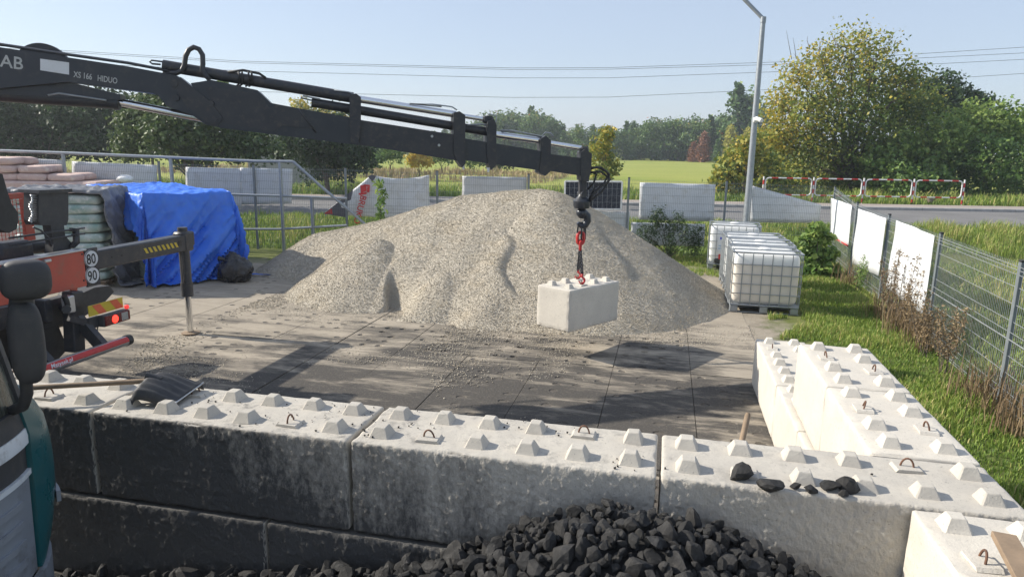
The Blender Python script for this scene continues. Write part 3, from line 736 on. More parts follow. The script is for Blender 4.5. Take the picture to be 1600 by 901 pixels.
# boom head, link, rotator and hook
bh = plate('boom_head', [(908, 238), (914, 233), (925, 240), (924, 262), (920, 284), (908, 282), (907, 262)], .10, M['boom2'], ct)
TX = np.array([-1.23, 6.33, 0])
def tz(v): return onP(911, v, BP, BN)[2]
b = MB(); b.box(TX+np.array((0, 0, (tz(276)+tz(304))/2)), (.10, .12, tz(276)-tz(304)), .02, Matrix.Rotation(TH, 3, 'Z')); b.cyl(TX-BN*.1+np.array((0, 0, tz(303))), TX+BN*.1+np.array((0, 0, tz(303))), .045, .045, 14)
b.build('swivel_link', M['boom2'], bh, 40)
b = MB(); b.lathe([(.05, tz(326)), (.11, tz(325)), (.125, tz(320)), (.125, tz(314)), (.10, tz(311)), (.06, tz(306)), (.05, tz(303))], TX, 20)
b.box(TX+BD*.12+np.array((0, 0, tz(317))), (.08, .12, .10), .015); b.build('rotator', M['boom'], bh, 40)
b = MB(); b.lathe([(.03, tz(341)), (.07, tz(336)), (.08, tz(331)), (.05, tz(326))], TX, 14)
hk = [(.0, 330), (.085, 338), (.095, 345), (.06, 352), (.0, 353), (-.05, 348)]
b.tube([TX+BD*a+np.array((0, 0, tz(v))) for a, v in hk], [.06, .06, .055, .05, .04, .028], 10); b.build('load_hook', M['boom'], bh, 60)
for k, pts in enumerate([((922, 262), (940, 262), (952, 272), (950, 284), (938, 292), (926, 304), (922, 316)), ((922, 270), (938, 268), (949, 276), (944, 286), (930, 290), (926, 300), (921, 312)), ((922, 264), (933, 261), (948, 268), (953, 280), (940, 300), (930, 307), (918, 318)), ((920, 268), (932, 272), (928, 285), (918, 296))]):
    b = MB(); b.tube([B(u, v, .08-.03*k) for u, v in pts], .016, 7); b.build('hydraulic_hose', M['rubber'], bh, 180)
# two-leg chain sling with red fittings
cs = thing('chain_sling', 'two leg lifting chain with red hooks between crane hook and block', 'chain sling', (-1.23, 6.33, 1.03))
def link_ring(b, c, L, Wd, r_, rz):
    x = Vector((math.cos(rz), math.sin(rz), 0)); z = Vector((0, 0, 1)); P = []
    for k in range(14):
        a = 2*math.pi*k/14; P.append(Vector(c)+x*(Wd*math.cos(a))+z*((L-Wd)*(1 if math.sin(a) > 0 else -1)*(abs(math.sin(a)) > .01)+Wd*math.sin(a)))
    b.tube(P, r_, 6, closed=True)
zt, zm, zb = tz(352), tz(388), tz(428)
b = MB(); link_ring(b, TX+np.array((0, 0, zt-.09)), .13, .05, .014, TH); link_ring(b, TX+np.array((.0, 0, zt-.10))+BD*.04, .12, .045, .014, TH+.6); b.build('master_link', M['boom2'], cs, 180)
b = MB(); link_ring(b, TX+np.array((0, 0, tz(372))), .085, .05, .024, TH); link_ring(b, TX+np.array((0, 0, tz(383))), .07, .04, .022, TH+1.3); b.cyl(TX+BN*.07+np.array((0, 0, tz(378))), TX-BN*.07+np.array((0, 0, tz(378))), .03, .03, 10); b.build('red_coupling', M['redpaint'], cs, 60)
# the hooks grip the two lifting loops of the hanging block
hm = hb.matrix_basis; hooks = [hm @ Vector((.45, .15, .675)), hm @ Vector((.75, .45, .675))]
for k, e in enumerate(hooks):
    s0 = Vector(TX)+Vector((0, 0, tz(388))); e2_ = e+Vector((0, 0, .08)); b = MB(); n_ = 15
    for i in range(n_):
        c = s0.lerp(e2_, (i+.5)/n_); link_ring(b, c, .034, .017, .0075, TH+(i % 2)*math.pi/2)
    b.build('chain_leg', M['boom2'], cs, 180)
    b = MB(); P = [e+Vector((.0, 0, .09)), e+Vector((0, 0, .05))]+[e+Vector((BD[0]*.042*math.sin(a), BD[1]*.042*math.sin(a), .005-.0+.042*math.cos(a)-.012)) for a in np.linspace(.3, 4.6, 10)]
    b.tube(P, [.02, .018]+[.016]*7+[.012, .010, .006], 7); b.build('red_hook', M['redpaint'], cs, 180)
# crane column and truck behind (mostly out of the picture)
cb = np.array(BP+BD*-8.55)
b = MB(); b.cyl((cb[0], cb[1], 1.2), (cb[0], cb[1], 3.9), .26, .21, 20); b.box((cb[0], cb[1], 1.35), (.9, 1.6, .7), .06); b.build('crane_column', M['boom'], ct, 40)
# chassis, bed and rear end: rear plane at x = -7.0
RX = -7.0
b = MB()
for y in (1.95, 2.95): b.box((-9.6, y, .98), (5.2, .09, .26), .01)
b.box((-7.2, 2.45, .98), (.12, 1.1, .24), .01); b.box((-8.5, 2.45, 1.0), (.12, 1.1, .2), .01); b.build('chassis_frame', M['boom2'], ct)
yR = onX(134, 420, RX)[1]
zT, zB = onX(132, 391, RX)[2], onX(134, 447, RX)[2]
b = MB(); b.box((RX-.03, (1.25+yR)/2, (zT+zB)/2), (.06, yR-1.25, zT-zB), .008); rp = b.build('rear_panel', M['red'], ct)
b = MB(); b.box((RX-.06, (1.25+yR)/2, zT+.008), (.16, yR-1.2, .02), .004); b.build('panel_cap', M['alu'], rp)
b = MB(); c = onX(70, 407, RX); b.box((RX+.03, c[1], c[2]), (.05, .09, .035), .008); b.build('panel_latch', M['alu'], rp)
b = MB()
for (u, v) in ((128, 397), (131, 438)): c = onX(u, v, RX); b.cyl(c, c+np.array((.008, 0, 0)), .012, .01, 8)
b.build('rivet', M['blackpaint'], rp)
# speed discs on a grey end plate
yS0, yS1 = yR+.01, onX(155, 410, RX)[1]
b = MB(); zS1, zS0 = onX(140, 388, RX)[2], onX(146, 447, RX)[2]; b.box((RX-.02, (yS0+yS1)/2, (zS0+zS1)/2), (.03, yS1-yS0, zS1-zS0), .004); sp = b.build('end_plate', M['boom2'], ct)
for s_, (u, v) in (('80', (142.7, 404)), ('90', (144.7, 430))):
    c = onX(u, v, RX+.006); b = MB(); b.cyl(c-np.array((.008, 0, 0)), c+np.array((.004, 0, 0)), .108, .108, 32); d_ = b.build('speed_disc', M['white'], sp, 40)
    b = MB(); n_ = 32
    V = []; F = []
    for k in range(n_):
        a = 2*math.pi*k/n_
        for r_ in (.100, .108): V.append((c[0]+.0055, c[1]+r_*math.cos(a), c[2]+r_*math.sin(a)))
    b.add(V, [(2*k, 2*k+1, (2*k+3) % (2*n_), (2*k+2) % (2*n_)) for k in range(n_)]); b.build('disc_rim', M['blackpaint'], sp)
    text_obj('disc_number', s_, (c[0]+.004, c[1]-.083, c[2]-.062), (0, 1, 0), (0, 0, 1), .125, M['blackpaint'], sp, .003, sx=.82)
# outrigger beam with hazard stripes, leg, foot
LX, LY = -7.18, 5.57
zbt, zbb = 1.555, 1.315
b = MB(); b.box((LX, 4.35, (zbt+zbb)/2), (.20, 2.4, zbt-zbb), .018); og = b.build('outrigger_beam', M['boom2'], ct, 40)
for k in range(8):
    y = 4.62+k*.088; f_ = .10; b = MB(); z0 = 1.40; b.prism([(LX+.1005, y+.045, z0), (LX+.1005, y+.09, z0), (LX+.1005, y+.045, z0+.075), (LX+.1005, y, z0+.075)], (.003, 0, 0)); b.build('hazard_stripe', M['yellow'], og)
b = MB()
for y in (4.05, 4.22): b.cyl((LX+.10, y, 1.44), (LX+.104, y, 1.44), .014, .014, 8)
b.box((LX+.102, 5.36, 1.45), (.004, .07, .08)); b.build('bolt_hole', M['blackpaint'], og)
lg = MB(); lg.cyl((LX, LY, .62), (LX, LY, 1.56), .078, .078, 20); lg.cyl((LX, LY, .60), (LX, LY, .82), .088, .088, 20); lg.box((LX, LY, 1.45), (.22, .22, .30), .03); lg.cyl((LX, LY, 1.56), (LX, LY, 1.66), .07, .07, 14); lg.box((LX+.02, LY+.12, 1.48), (.12, .1, .22), .02)
lg.tube([(LX+.04, LY-.10, 1.36), (LX+.05, LY-.11, 1.1), (LX+.04, LY-.10, .85), (LX+.02, LY-.09, .82)], .016, 6); leg = lg.build('outrigger_leg', M['boom2'], ct, 40)
b = MB(); b.cyl((LX, LY, .03), (LX, LY, .62), .048, .048, 18); b.build('leg_piston', M['chrome'], leg, 40)
b = MB(); b.lathe([(.13, .012), (.135, .022), (.06, .035), (.05, .05)], (LX, LY, 0), 20); b.build('foot_plate', M['wood'], leg, 40)
# underrun tube with red film
u0, u1 = onZ(205, 531, .48), onZ(20, 592, .48); xT = (u0[0]+u1[0])/2
b = MB(); b.cyl((xT, 1.3, .48), (xT, u0[1]-.03, .48), .062, .062, 24); ur = b.build('underrun_tube', M['alu'], ct, 40)
b = MB(); b.cyl((xT, u0[1]-.05, .48), (xT, u0[1]+.02, .48), .068, .066, 24); b.build('end_cap', M['rubber'], ur, 40)
b = MB(); n_ = 8; V = []
for y in (1.35, u0[1]-.055):
    for k in range(n_+1): a = R(-2+64*k/n_); V.append((xT+.0635*math.cos(a), y, .48+.0635*math.sin(a)))
b.add(V, [(k, n_+1+k, n_+2+k, k+1) for k in range(n_)]); b.build('red_film', M['redpaint'], ur, 180)
yT = onZ(71, 573, .50)[1]; a = R(30)
text_obj('tube_lettering', 'Matysek.pl', (xT+.0645*math.cos(a)+.014, yT, .48+.0645*math.sin(a)-.026), (0, 1, 0), (-math.sin(a), 0, math.cos(a)), .05, M['white'], ur, .001, shear=.35, sx=.95)
b = MB(); b.bar((xT-.05, 2.5, .5), (RX-.05, 2.5, .95), .08, .14); b.build('bumper_bracket', M['boom2'], ur)
b = MB(); b.bar((xT-.05, 3.25, .5), (RX-.1, 3.25, 1.0), .08, .14); b.build('bumper_bracket', M['boom2'], ur)
# tail lamp with striped board
LXp = -6.72
q = [onX(138, 478, LXp), onX(191.5, 464.5, LXp), onX(192, 480, LXp), onX(139.5, 495.4, LXp)]
y0, y1, z0, z1 = q[0][1], q[1][1], (q[2][2]+q[3][2])/2, (q[0][2]+q[1][2])/2
b = MB(); b.box((LXp-.008, (y0+y1)/2, (z0+z1)/2), (.012, y1-y0, z1-z0), .002); wb = b.build('warning_board', M['yellow'], ct)
hh = z1-z0; ww = y1-y0
for k in range(2):
    ya = y0+ww*(.10+.50*k); b = MB(); b.prism([(LXp-.001, ya, z1-.004), (LXp-.001, ya+ww*.22, z1-.004), (LXp-.001, ya+ww*.22+hh*.72, z0+.004), (LXp-.001, ya+hh*.72, z0+.004)], (.002, 0, 0)); b.build('red_stripe', M['orange'], wb)
lx = LXp+.05; q = [onX(163, 494, lx), onX(203, 482, lx), onX(203, 499, lx), onX(164, 512, lx)]
y0, y1, z0, z1 = q[0][1], q[1][1], (q[2][2]+q[3][2])/2, (q[0][2]+q[1][2])/2
M['lens'] = pmat('dark red lens', (.16, .012, .012), (.10, .01, .01), 40, .25); M['clear'] = pmat('clear lens', (.42, .41, .38), (.25, .25, .24), 60, .25)
M['lit'] = emat('lit stop lamp', (1.0, .035, .02), 2.2); M['lit2'] = emat('lit marker', (1.0, .06, .05), .5)
b = MB(); b.box((lx-.06, (y0+y1)/2, (z0+z1)/2), (.10, y1-y0, z1-z0), .012); tl = b.build('tail_lamp', M['plastic'], ct)
b = MB(); b.box((lx-.004, (y0+y1)/2, (z0+z1)/2), (.02, (y1-y0)*.96, (z1-z0)*.88), .006); b.build('lamp_lens', M['lens'], tl)
b = MB(); c = (lx+.004, y0+(y1-y0)*.38, (z0+z1)/2); b.lathe([(.0, -.001), (.052, 0), (.048, .006), (.02, .01)], (0, 0, 0), 20); b.v = [(c[0]+z, c[1]+x, c[2]+y) for x, y, z in b.v]; b.build('stop_light', M['lit'], tl, 60)
b = MB(); b.box((lx+.003, y0+(y1-y0)*.76, (z0+z1)/2), (.012, (y1-y0)*.26, (z1-z0)*.72), .004); b.build('reverse_lens', M['clear'], tl)
b = MB(); b.box((lx-.02, y1-.03, z1+.03), (.05, .05, .05), .012); b.build('marker_lamp', M['lit2'], tl)
b = MB(); b.box((LXp-.06, y0-.06, (z0+z1)/2+.0), (.04, .16, .14), .01); b.bar((LXp-.08, y0-.12, (z0+z1)/2), (LXp-.12, 3.05, .88), .05, .07); b.tube([(LXp-.04, y0-.02, z0+.01), (LXp, y0-.08, z0-.03), (LXp-.04, y0-.16, z0)], .008, 6); b.build('lamp_bracket', M['boom2'], tl)
# post, mudguards and small gear under the panel
b = MB(); p0, p1 = onX(113, 455, -6.95), onX(117, 548, -6.95); b.bar((-6.95, p0[1], p0[2]), (-6.95, p1[1], p1[2]), .17, .16, .012, up=(1, 0, 0)); b.build('rear_post', M['boom2'], ct)
b = MB(); c = onX(107, 475, -6.85); b.box((c[0], c[1], c[2]), (.10, .11, .20), .012); b.build('number_lamp', M['alu'], ct)
b = MB(); c = onX(106, 480, -6.80)
b.tube([onX(u, v, -6.82) for u, v in ((100, 462), (104, 470), (106, 478))], .03, 8); b.cyl(onX(104, 483, -6.85), onX(104, 483, -6.70), .05, .045, 14); b.build('air_coupling', M['rubber'], ct, 50)
b = MB()
def guard(cx, cz, y0, y1, r_, a0, a1):
    n_ = 14; V = []
    for k in range(n_+1):
        a = a0+(a1-a0)*k/n_
        for y in (y0, y1):
            for rr in (r_, r_+.018): V.append((cx+rr*math.cos(a), y, cz+rr*math.sin(a)))
    F = []
    for k in range(n_):
        o = 4*k; F += [(o, o+4, o+6, o+2), (o+1, o+3, o+7, o+5), (o, o+1, o+5, o+4), (o+2, o+6, o+7, o+3)]
    F += [(0, 2, 3, 1), (4*n_, 4*n_+1, 4*n_+3, 4*n_+2)]
    b.add(V, F)
guard(-8.2, .52, 2.95, 3.55, .62, R(-5), R(175)); b.build('mudguard', M['plastic'], ct, 40); b = MB(); guard(-8.2, .52, 1.35, 1.95, .62, R(-5), R(175)); b.build('mudguard', M['plastic'], ct, 40)
for y in (1.4, 3.0):
    b = MB(); prof = [(.28, 0), (.50, .01), (.515, .05), (.515, .43), (.50, .47), (.28, .48)]; b.lathe([(r_, z) for r_, z in prof], (0, 0, 0), 36); b.v = [(-8.2+x, y+z, .515+yy) for x, yy, z in b.v]; wt = b.build('wheel', M['rubber'], ct, 40)
    b = MB(); b.lathe([(.27, .03), (.25, .10), (.12, .14), (.12, .40), (.25, .44), (.27, .46)], (0, 0, 0), 24); b.v = [(-8.2+x, y+z, .515+yy) for x, yy, z in b.v]; b.build('rim', M['galv'], wt, 40)
b = MB(); q = [onX(u, v, -7.15) for u, v in ((62, 510), (90, 505), (106, 545), (92, 560), (64, 573))]; b.prism(q, (-.02, 0, 0)); b.build('mud_flap', M['rubber'], ct)
b = MB(); b.box((-7.25, onX(85, 490, -7.2)[1], onX(85, 490, -7.2)[2]), (.22, .52, .36), .05); b.build('tool_box', M['plastic'], ct, 40)
b = MB(); q = [onX(u, v, -7.05) for u, v in ((112, 449), (121, 447), (121, 470), (126, 478), (116, 486), (113, 474))]; b.prism(q, (-.03, 0, 0)); b.build('red_bracket', M['red'], ct)
b = MB(); b.prism([onX(u, v, -7.35) for u, v in ((118, 478), (128, 458), (148, 449), (172, 446), (178, 456), (160, 476), (132, 494), (120, 500))], (-.35, 0, 0)); b.build('rear_guard', M['plastic'], ct)
# control console, levers and the red mesh guard
KX = -7.3
def kz(u, v): return onX(u, v, KX)
b = MB(); q = [kz(u, v) for u, v in ((61, 299), (107, 297), (107, 343), (104, 352), (64, 352), (61, 346))]; b.prism(q, (-.22, 0, 0)); kc = b.build('control_console', M['plastic'], ct)
b = MB(); q = [kz(u, v) for u, v in ((79, 352), (100, 352), (102, 368), (112, 380), (110, 395), (82, 397), (84, 380))]; b.prism(q, (-.12, 0, 0)); b.build('console_stand', M['plastic'], kc)
b = MB(); q = [kz(u, v) for u, v in ((58, 297), (110, 295), (110, 300), (58, 302))]; b.prism([p+np.array((.03, 0, 0)) for p in q], (-.30, 0, 0)); b.build('console_lid', M['boom2'], kc)
b = MB()
for k in range(12):
    v = 306+k*3.6; b.tube([onX(58, v, KX-.05), onX(48+2.5*math.sin(k), v-1, KX+.02), onX(50, v+2, KX+.05)], .010, 5)
b.build('valve_lever', M['alu'], kc, 180)
b = MB(); 
for (pts) in (((14, 372), (78, 363), (112, 359)), ((14, 383), (80, 373), (114, 368)), ((52, 355), (64, 360), (76, 372), (80, 385)), ((112, 357), (118, 358), (132, 356)), ((112, 367), (132, 365))): b.tube([onX(u, v, KX+.05) for u, v in pts], .012, 6)
b.prism([onX(u, v, KX+.05) for u, v in ((112, 356), (124, 357), (125, 380), (116, 388), (111, 386), (118, 376), (117, 362), (112, 362))], (-.04, 0, 0)); b.build('lever_linkage', M['boom2'], kc, 180)
b = MB(); b.cyl(onX(15, 391, -7.55), onX(82, 384, -7.55), .075, .075, 14); b.box((-7.6, onX(25, 395, -7.6)[1]-.1, onX(25, 395, -7.6)[2]), (.3, .5, .3), .06); b.build('hydraulic_tank', M['boom2'], ct, 40)
GX = -7.95
g0, g1 = onX(16, 380, GX), onX(50, 306, GX); b = MB(); y0, y1, z0, z1 = 2.0, onX(48, 340, GX)[1], onX(30, 383, GX)[2], onX(40, 305, GX)[2]
b.box((GX, (y0+y1)/2, z1), (.05, y1-y0, .07), .008); b.box((GX, y1-.05, (z0+z1)/2), (.05, .14, z1-z0-.08), .008); b.box((GX, (y0+y1)/2, z0), (.05, y1-y0, .06), .008); b.box((GX, y0, (z0+z1)/2), (.05, .06, z1-z0-.08), .008); gd = b.build('mesh_guard', M['red'], ct)
b = MB(); y = y0
while y < y1: b.bar((GX+.01, y, z0), (GX+.01, y, z1), .006, .006); y += .05
z = z0
while z < z1: b.bar((GX+.018, y0, z), (GX+.018, y1, z), .006, .006); z += .05
b.build('guard_mesh', M['red'], gd)
b = MB(); q = [onX(u, v, -7.0) for u, v in ((-12, 268), (4, 272), (12, 300), (18, 318), (28, 332), (29, 345), (26, 358), (14, 364), (4, 360), (-12, 350))]; b.prism(q, (-.25, 0, 0)); b.build('hose_cover', M['rubber'], ct, 40)
b = MB(); b.box((-9.9, 2.45, 1.22), (4.4, 2.3, .10), .01); b.build('load_bed', M['red'], ct)
b = MB(); b.box((-12.6, 2.45, 1.7), (1.9, 2.4, 2.2), .15); b.box((-11.68, 2.45, 2.1), (.06, 1.6, .7), .02); b.build('cab', M['red'], ct)
for y in (1.4, 3.0):
    b = MB(); prof = [(.28, 0), (.50, .01), (.515, .05), (.515, .43), (.50, .47), (.28, .48)]; b.lathe([(r_, z) for r_, z in prof], (0, 0, 0), 30); b.v = [(-12.4+x, y+z, .515+yy) for x, yy, z in b.v]; b.build('wheel', M['rubber'], ct, 40)

# ================================================================== TEAL TRUCK at the left edge, front facing right
tt = thing('teal_truck', 'front corner of a teal and white truck cab with black mirrors at left edge', 'truck', (-4.0, -1.75, 0))
M['teal'] = pmat('teal truck paint', (.010, .105, .115), (.012, .085, .095), 1.5, .30, dirt=(.03, .10, .10))
M['cabgrey'] = pmat('grey bumper plastic', (.26, .28, .31), (.20, .215, .24), 2, .5, bump=.1, bscale=90, dirt=(.14, .14, .14))
M['cabwhite'] = pmat('white trim', (.66, .69, .72), (.56, .59, .62), 3, .4, dirt=(.38, .38, .38))
t_ = NT('dusty windscreen'); p_ = t_.pos(); dd = t_.rng(t_.noise(2.0, 6, .7, t_.scl(p_, 1, 3, .5)), .40, .72, 0, .75)
t_.fin(t_.mix(dd, (.010, .014, .013), (.24, .25, .21)), t_.mix(dd, (.05, .05, .05), (.7, .7, .7)), spec=.6); M['glass'] = t_.m
CX, CYY, HX, HY, EX = -4.19, -1.80, 1.25, 1.20, 3.2
def ring(a, z, off=0.0):
    tp = 1.0-.13*max(0, (z-1.52)) if z > 1.52 else 1.0-.02*(1.52-z)
    c, s_ = math.cos(a), math.sin(a)
    x = HX*tp*math.copysign(abs(c)**(2/EX), c); y = HY*tp*math.copysign(abs(s_)**(2/EX), s_)
    n_ = Vector((math.copysign(abs(c)**(2-2/EX), c)/HX, math.copysign(abs(s_)**(2-2/EX), s_)/HY, 0)).normalized()
    return Vector((CX+x, CYY+y, z))+n_*off
def band(name, m, zs, a0, a1, off, parent, n_=40, thick=.03, bulge=0.0):
    b = MB(); V = []; nz = len(zs); w_ = n_+1; F = []
    for q_, o_ in enumerate((off, off-thick)):
        for j, z in enumerate(zs):
            for k in range(n_+1):
                bb = bulge*math.sin(math.pi*min(1, k/n_))*math.sin(math.pi*(j/(nz-1)))**.7 if q_ == 0 else 0
                V.append(ring(a0+(a1-a0)*k/n_, z, o_+bb))
    for j in range(nz-1):
        for k in range(n_):
            F.append((j*w_+k, j*w_+k+1, (j+1)*w_+k+1, (j+1)*w_+k)); o_ = nz*w_; F.append((o_+j*w_+k, o_+(j+1)*w_+k, o_+(j+1)*w_+k+1, o_+j*w_+k+1))
    for k in range(n_):
        F.append((k, nz*w_+k, nz*w_+k+1, k+1)); o_ = (nz-1)*w_; F.append((o_+k, o_+k+1, nz*w_+o_+k+1, nz*w_+o_+k))
    for j in range(nz-1):
        F.append((j*w_, (j+1)*w_, nz*w_+(j+1)*w_, nz*w_+j*w_)); F.append((j*w_+n_, nz*w_+j*w_+n_, nz*w_+(j+1)*w_+n_, (j+1)*w_+n_))
    b.add(V, F); return b.build(name, m, parent, 40)
Z = lambda lo, hi, n_=6: [lo+(hi-lo)*k/n_ for k in range(n_+1)]
b = MB(); n_ = 72; zs = Z(.55, 2.62, 14); V = [ring(2*math.pi*k/n_, z, -.02) for z in zs for k in range(n_)]
F = [(j*n_+k, j*n_+(k+1) % n_, (j+1)*n_+(k+1) % n_, (j+1)*n_+k) for j in range(len(zs)-1) for k in range(n_)]+[tuple(range(n_))[::-1], tuple(range((len(zs)-1)*n_, len(zs)*n_))]
b.add(V, F); cab = b.build('cab_shell', M['teal'], tt, 40)
fr = R(38)
band('windscreen', M['glass'], Z(1.66, 2.42), -fr, fr, .0, cab)
band('screen_frame', M['plastic'], Z(1.555, 1.658), -R(40), R(40), .018, cab)
band('screen_pillar', M['plastic'], Z(1.66, 2.42), fr, R(43), .016, cab, 6)
band('upper_trim', M['cabwhite'], Z(1.475, 1.553, 2), -R(40), R(40), .022, cab)
band('grille', M['plastic'], Z(1.345, 1.472, 3), -R(37), R(37), .006, cab)
band('lower_trim', M['cabwhite'], Z(1.315, 1.343, 2), -R(34), R(34), .022, cab)
band('front_panel', M['cabgrey'], Z(.80, 1.313, 6), -R(33), R(33), .014, cab)
for k in range(4): band('panel_rib', M['cabgrey'], Z(1.20-.1*k, 1.235-.1*k, 2), -R(26), R(26), .03, cab, 24, .02)
band('bumper', M['cabgrey'], Z(.40, .797, 4), -R(75), R(75), .05, cab)
band('corner_deflector', M['teal'], Z(.80, 1.66, 12), R(34), R(80), .030, cab, 24, .05, .075)
band('corner_duct', M['plastic'], Z(1.03, 1.22, 6), R(47), R(60), .075, cab, 10, .05, .03)
band('corner_lamp', M['cabgrey'], Z(1.03, 1.09, 2), R(48), R(58), .112, cab, 8, .02)
band('roof_visor', M['teal'], Z(2.43, 2.60, 4), -R(44), R(44), .10, cab, 30, .06)
band('visor_lamp', M['clear'], Z(2.48, 2.53, 2), R(30), R(35), .115, cab, 6, .02)
# mirrors on the corner: wide-angle above, main below
def pod(name, c, hx, hy, hz_, m, yaw, e=3.0):
    b = MB(); nu, nv = 24, 14
    def f(u, v):
        a, t = 2*math.pi*u, math.pi*(v-.5); sg = lambda q, k: math.copysign(abs(q)**k, q)
        x = hx*sg(math.cos(t), 2/e)*sg(math.cos(a), 2/e); y = hy*sg(math.cos(t), 2/e)*sg(math.sin(a), 2/e); z = hz_*sg(math.sin(t), 2/e)
        return (c[0]+x*math.cos(yaw)-y*math.sin(yaw), c[1]+x*math.sin(yaw)+y*math.cos(yaw), c[2]+z)
    b.grid(f, nu+1, nv+1); return b.build(name, m, tt, 180)
m1, m2 = onD(40, 437, 2.95), onD(42, 535, 2.98); ya = R(-50)
pod('wide_mirror', m1, .06, .096, .088, M['plastic'], ya); pod('main_mirror', m2, .055, .068, .19, M['plastic'], ya)
b = MB(); b.cyl(onD(34, 462, 3.0), onD(34, 480, 3.0), .045, .05, 12); b.build('mirror_arm', M['plastic'], tt, 60); b = MB(); b.tube([onD(40, 590, 3.0), onD(42, 615, 3.02), onD(36, 634, 3.06), onD(20, 640, 3.15)], .026, 10); b.build('mirror_arm', M['plastic'], tt, 60)
# ================================================================== TANKS
t_ = NT('milky plastic tank'); P_ = t_.sep(t_.obj()); nn_ = t_.noise(3, 4, .6, t_.obj())
lv = t_.rng(t_.math('ADD', P_[2], t_.math('MULTIPLY', nn_, .05)), .96, .90)
t_.fin(t_.mix(lv, (.82, .82, .79), (.72, .66, .57)), .35, t_.bump(t_.noise(5, 2, .5, t_.obj()), .15, .03), spec=.4); t_.b.inputs['Subsurface Weight'].default_value = 0.0; M['tank'] = t_.m
t_ = NT('white plastic tank'); t_.fin(t_.mix(t_.rng(t_.noise(2.5, 4, .6, t_.obj()), .35, .7), (.80, .81, .80), (.70, .71, .70)), .35, t_.bump(t_.noise(5, 2, .5, t_.obj()), .15, .03)); M['tank2'] = t_.m
def ibc(loc, rz, label, filled, lab=False):
    t = thing('liquid_tank', label, 'tank', loc, rz, 'caged liquid tanks'); Wd, Dp, H = 1.22, 1.02, 1.16
    b = MB(); nu, nv = 40, 20
    def f(u, v):
        a, k = 2*math.pi*u, math.pi*(v-.5); sg = lambda q, e: math.copysign(abs(q)**e, q)
        return ((Wd/2-.035)*sg(math.cos(k), .16)*sg(math.cos(a), .16), (Dp/2-.035)*sg(math.cos(k), .16)*sg(math.sin(a), .16), .17+.47+.475*sg(math.sin(k), .22))
    b.grid(f, nu+1, nv+1); b.build('inner_tank', M['tank'] if filled else M['tank2'], t, 180, world=False)
    b = MB(); b.lathe([(.11, 1.10), (.115, 1.13), (.115, 1.15), (.10, 1.16)], (0, 0, 0), 20); b.build('screw_cap', M['whitepaint'], t, 40, world=False)
    r_ = .0085; hx, hy = Wd/2-.012, Dp/2-.012; b = MB()
    zs = [.19, .36, .54, .72, .90]
    for z in zs: b.tube([(-hx, -hy, z), (hx, -hy, z), (hx, hy, z), (-hx, hy, z)], r_, 6, closed=True)
    for k in range(8):
        x = -hx+2*hx*k/7
        for s_ in (-1, 1): b.cyl((x, s_*(hy+.008), .15), (x, s_*(hy+.008), 1.10), r_, n=6)
    for k in range(1, 6):
        y = -hy+2*hy*k/6
        for s_ in (-1, 1): b.cyl((s_*(hx+.008), y, .15), (s_*(hx+.008), y, 1.10), r_, n=6)
    cg = b.build('cage', M['galv'], t, 60, world=False)
    b = MB(); hx2, hy2 = hx+.006, hy+.006; b.tube([(-hx2, -hy2, 1.12), (hx2, -hy2, 1.12), (hx2, hy2, 1.12), (-hx2, hy2, 1.12)], .016, 8, closed=True); b.build('top_rim', M['galv'], cg, 60, world=False)
    for y in (-.22, .22):
        b = MB(); b.cyl((-hx, y, 1.145), (hx, y, 1.145), .014, n=8); b.build('top_bar', M['galv'], cg, 60, world=False)
    b = MB(); b.box((0, 0, .145), (Wd, Dp, .03), .008)
    for x in (-1, 0, 1):
        for y in (-1, 0, 1): b.box((x*(Wd/2-.08), y*(Dp/2-.07), .072), (.14, .12, .115), .01)
    for y in (-1, 0, 1): b.box((0, y*(Dp/2-.07), .010), (Wd, .10, .012))
    b.build('pallet', M['galv'], t, world=False)
    if lab:
        b = MB(); b.box((-.22, -Dp/2-.0, .66), (.36, .004, .40)); lb = b.build('label_sheet', M['white'], t, world=False)
        b = MB(); b.box((-.22, -Dp/2-.004, .80), (.24, .003, .06)); b.build('blue_print', pmat('blue print', (.03, .05, .55), None, 9, .5), lb, world=False)
        b = MB()
        for z in (.55, .62): b.box((-.22, -Dp/2-.004, z), (.30, .003, .015))
        b.build('blue_lines', pmat('pale blue print', (.15, .35, .62), None, 9, .5), lb, world=False)
        b = MB(); b.box((-.26, -Dp/2-.004, .335), (.18, .005, .14)); b.build('red_sticker', M['redpaint'], t, world=False)
        b = MB(); b.box((-.20, -Dp/2+.02, .235), (.5, .06, .12), .02); b.cyl((-.2, -Dp/2-.02, .23), (-.2, -Dp/2+.05, .23), .05, n=12); b.build('drain_valve', M['rubber'], t, world=False)
    return t
ibc((1.80, 10.08, 0), R(0.5), 'beige filled caged tank, nearest of the row beside the grass', True)
ibc((1.86, 11.22, 0), R(-1), 'white caged tank directly behind the beige one', False)
ibc((1.84, 12.36, 0), R(1), 'white caged tank, last of the row before the fence', False)
ibc((1.66, 14.7, 0), R(-3), 'white caged tank with blue and red labels, set apart at the left', False, True)

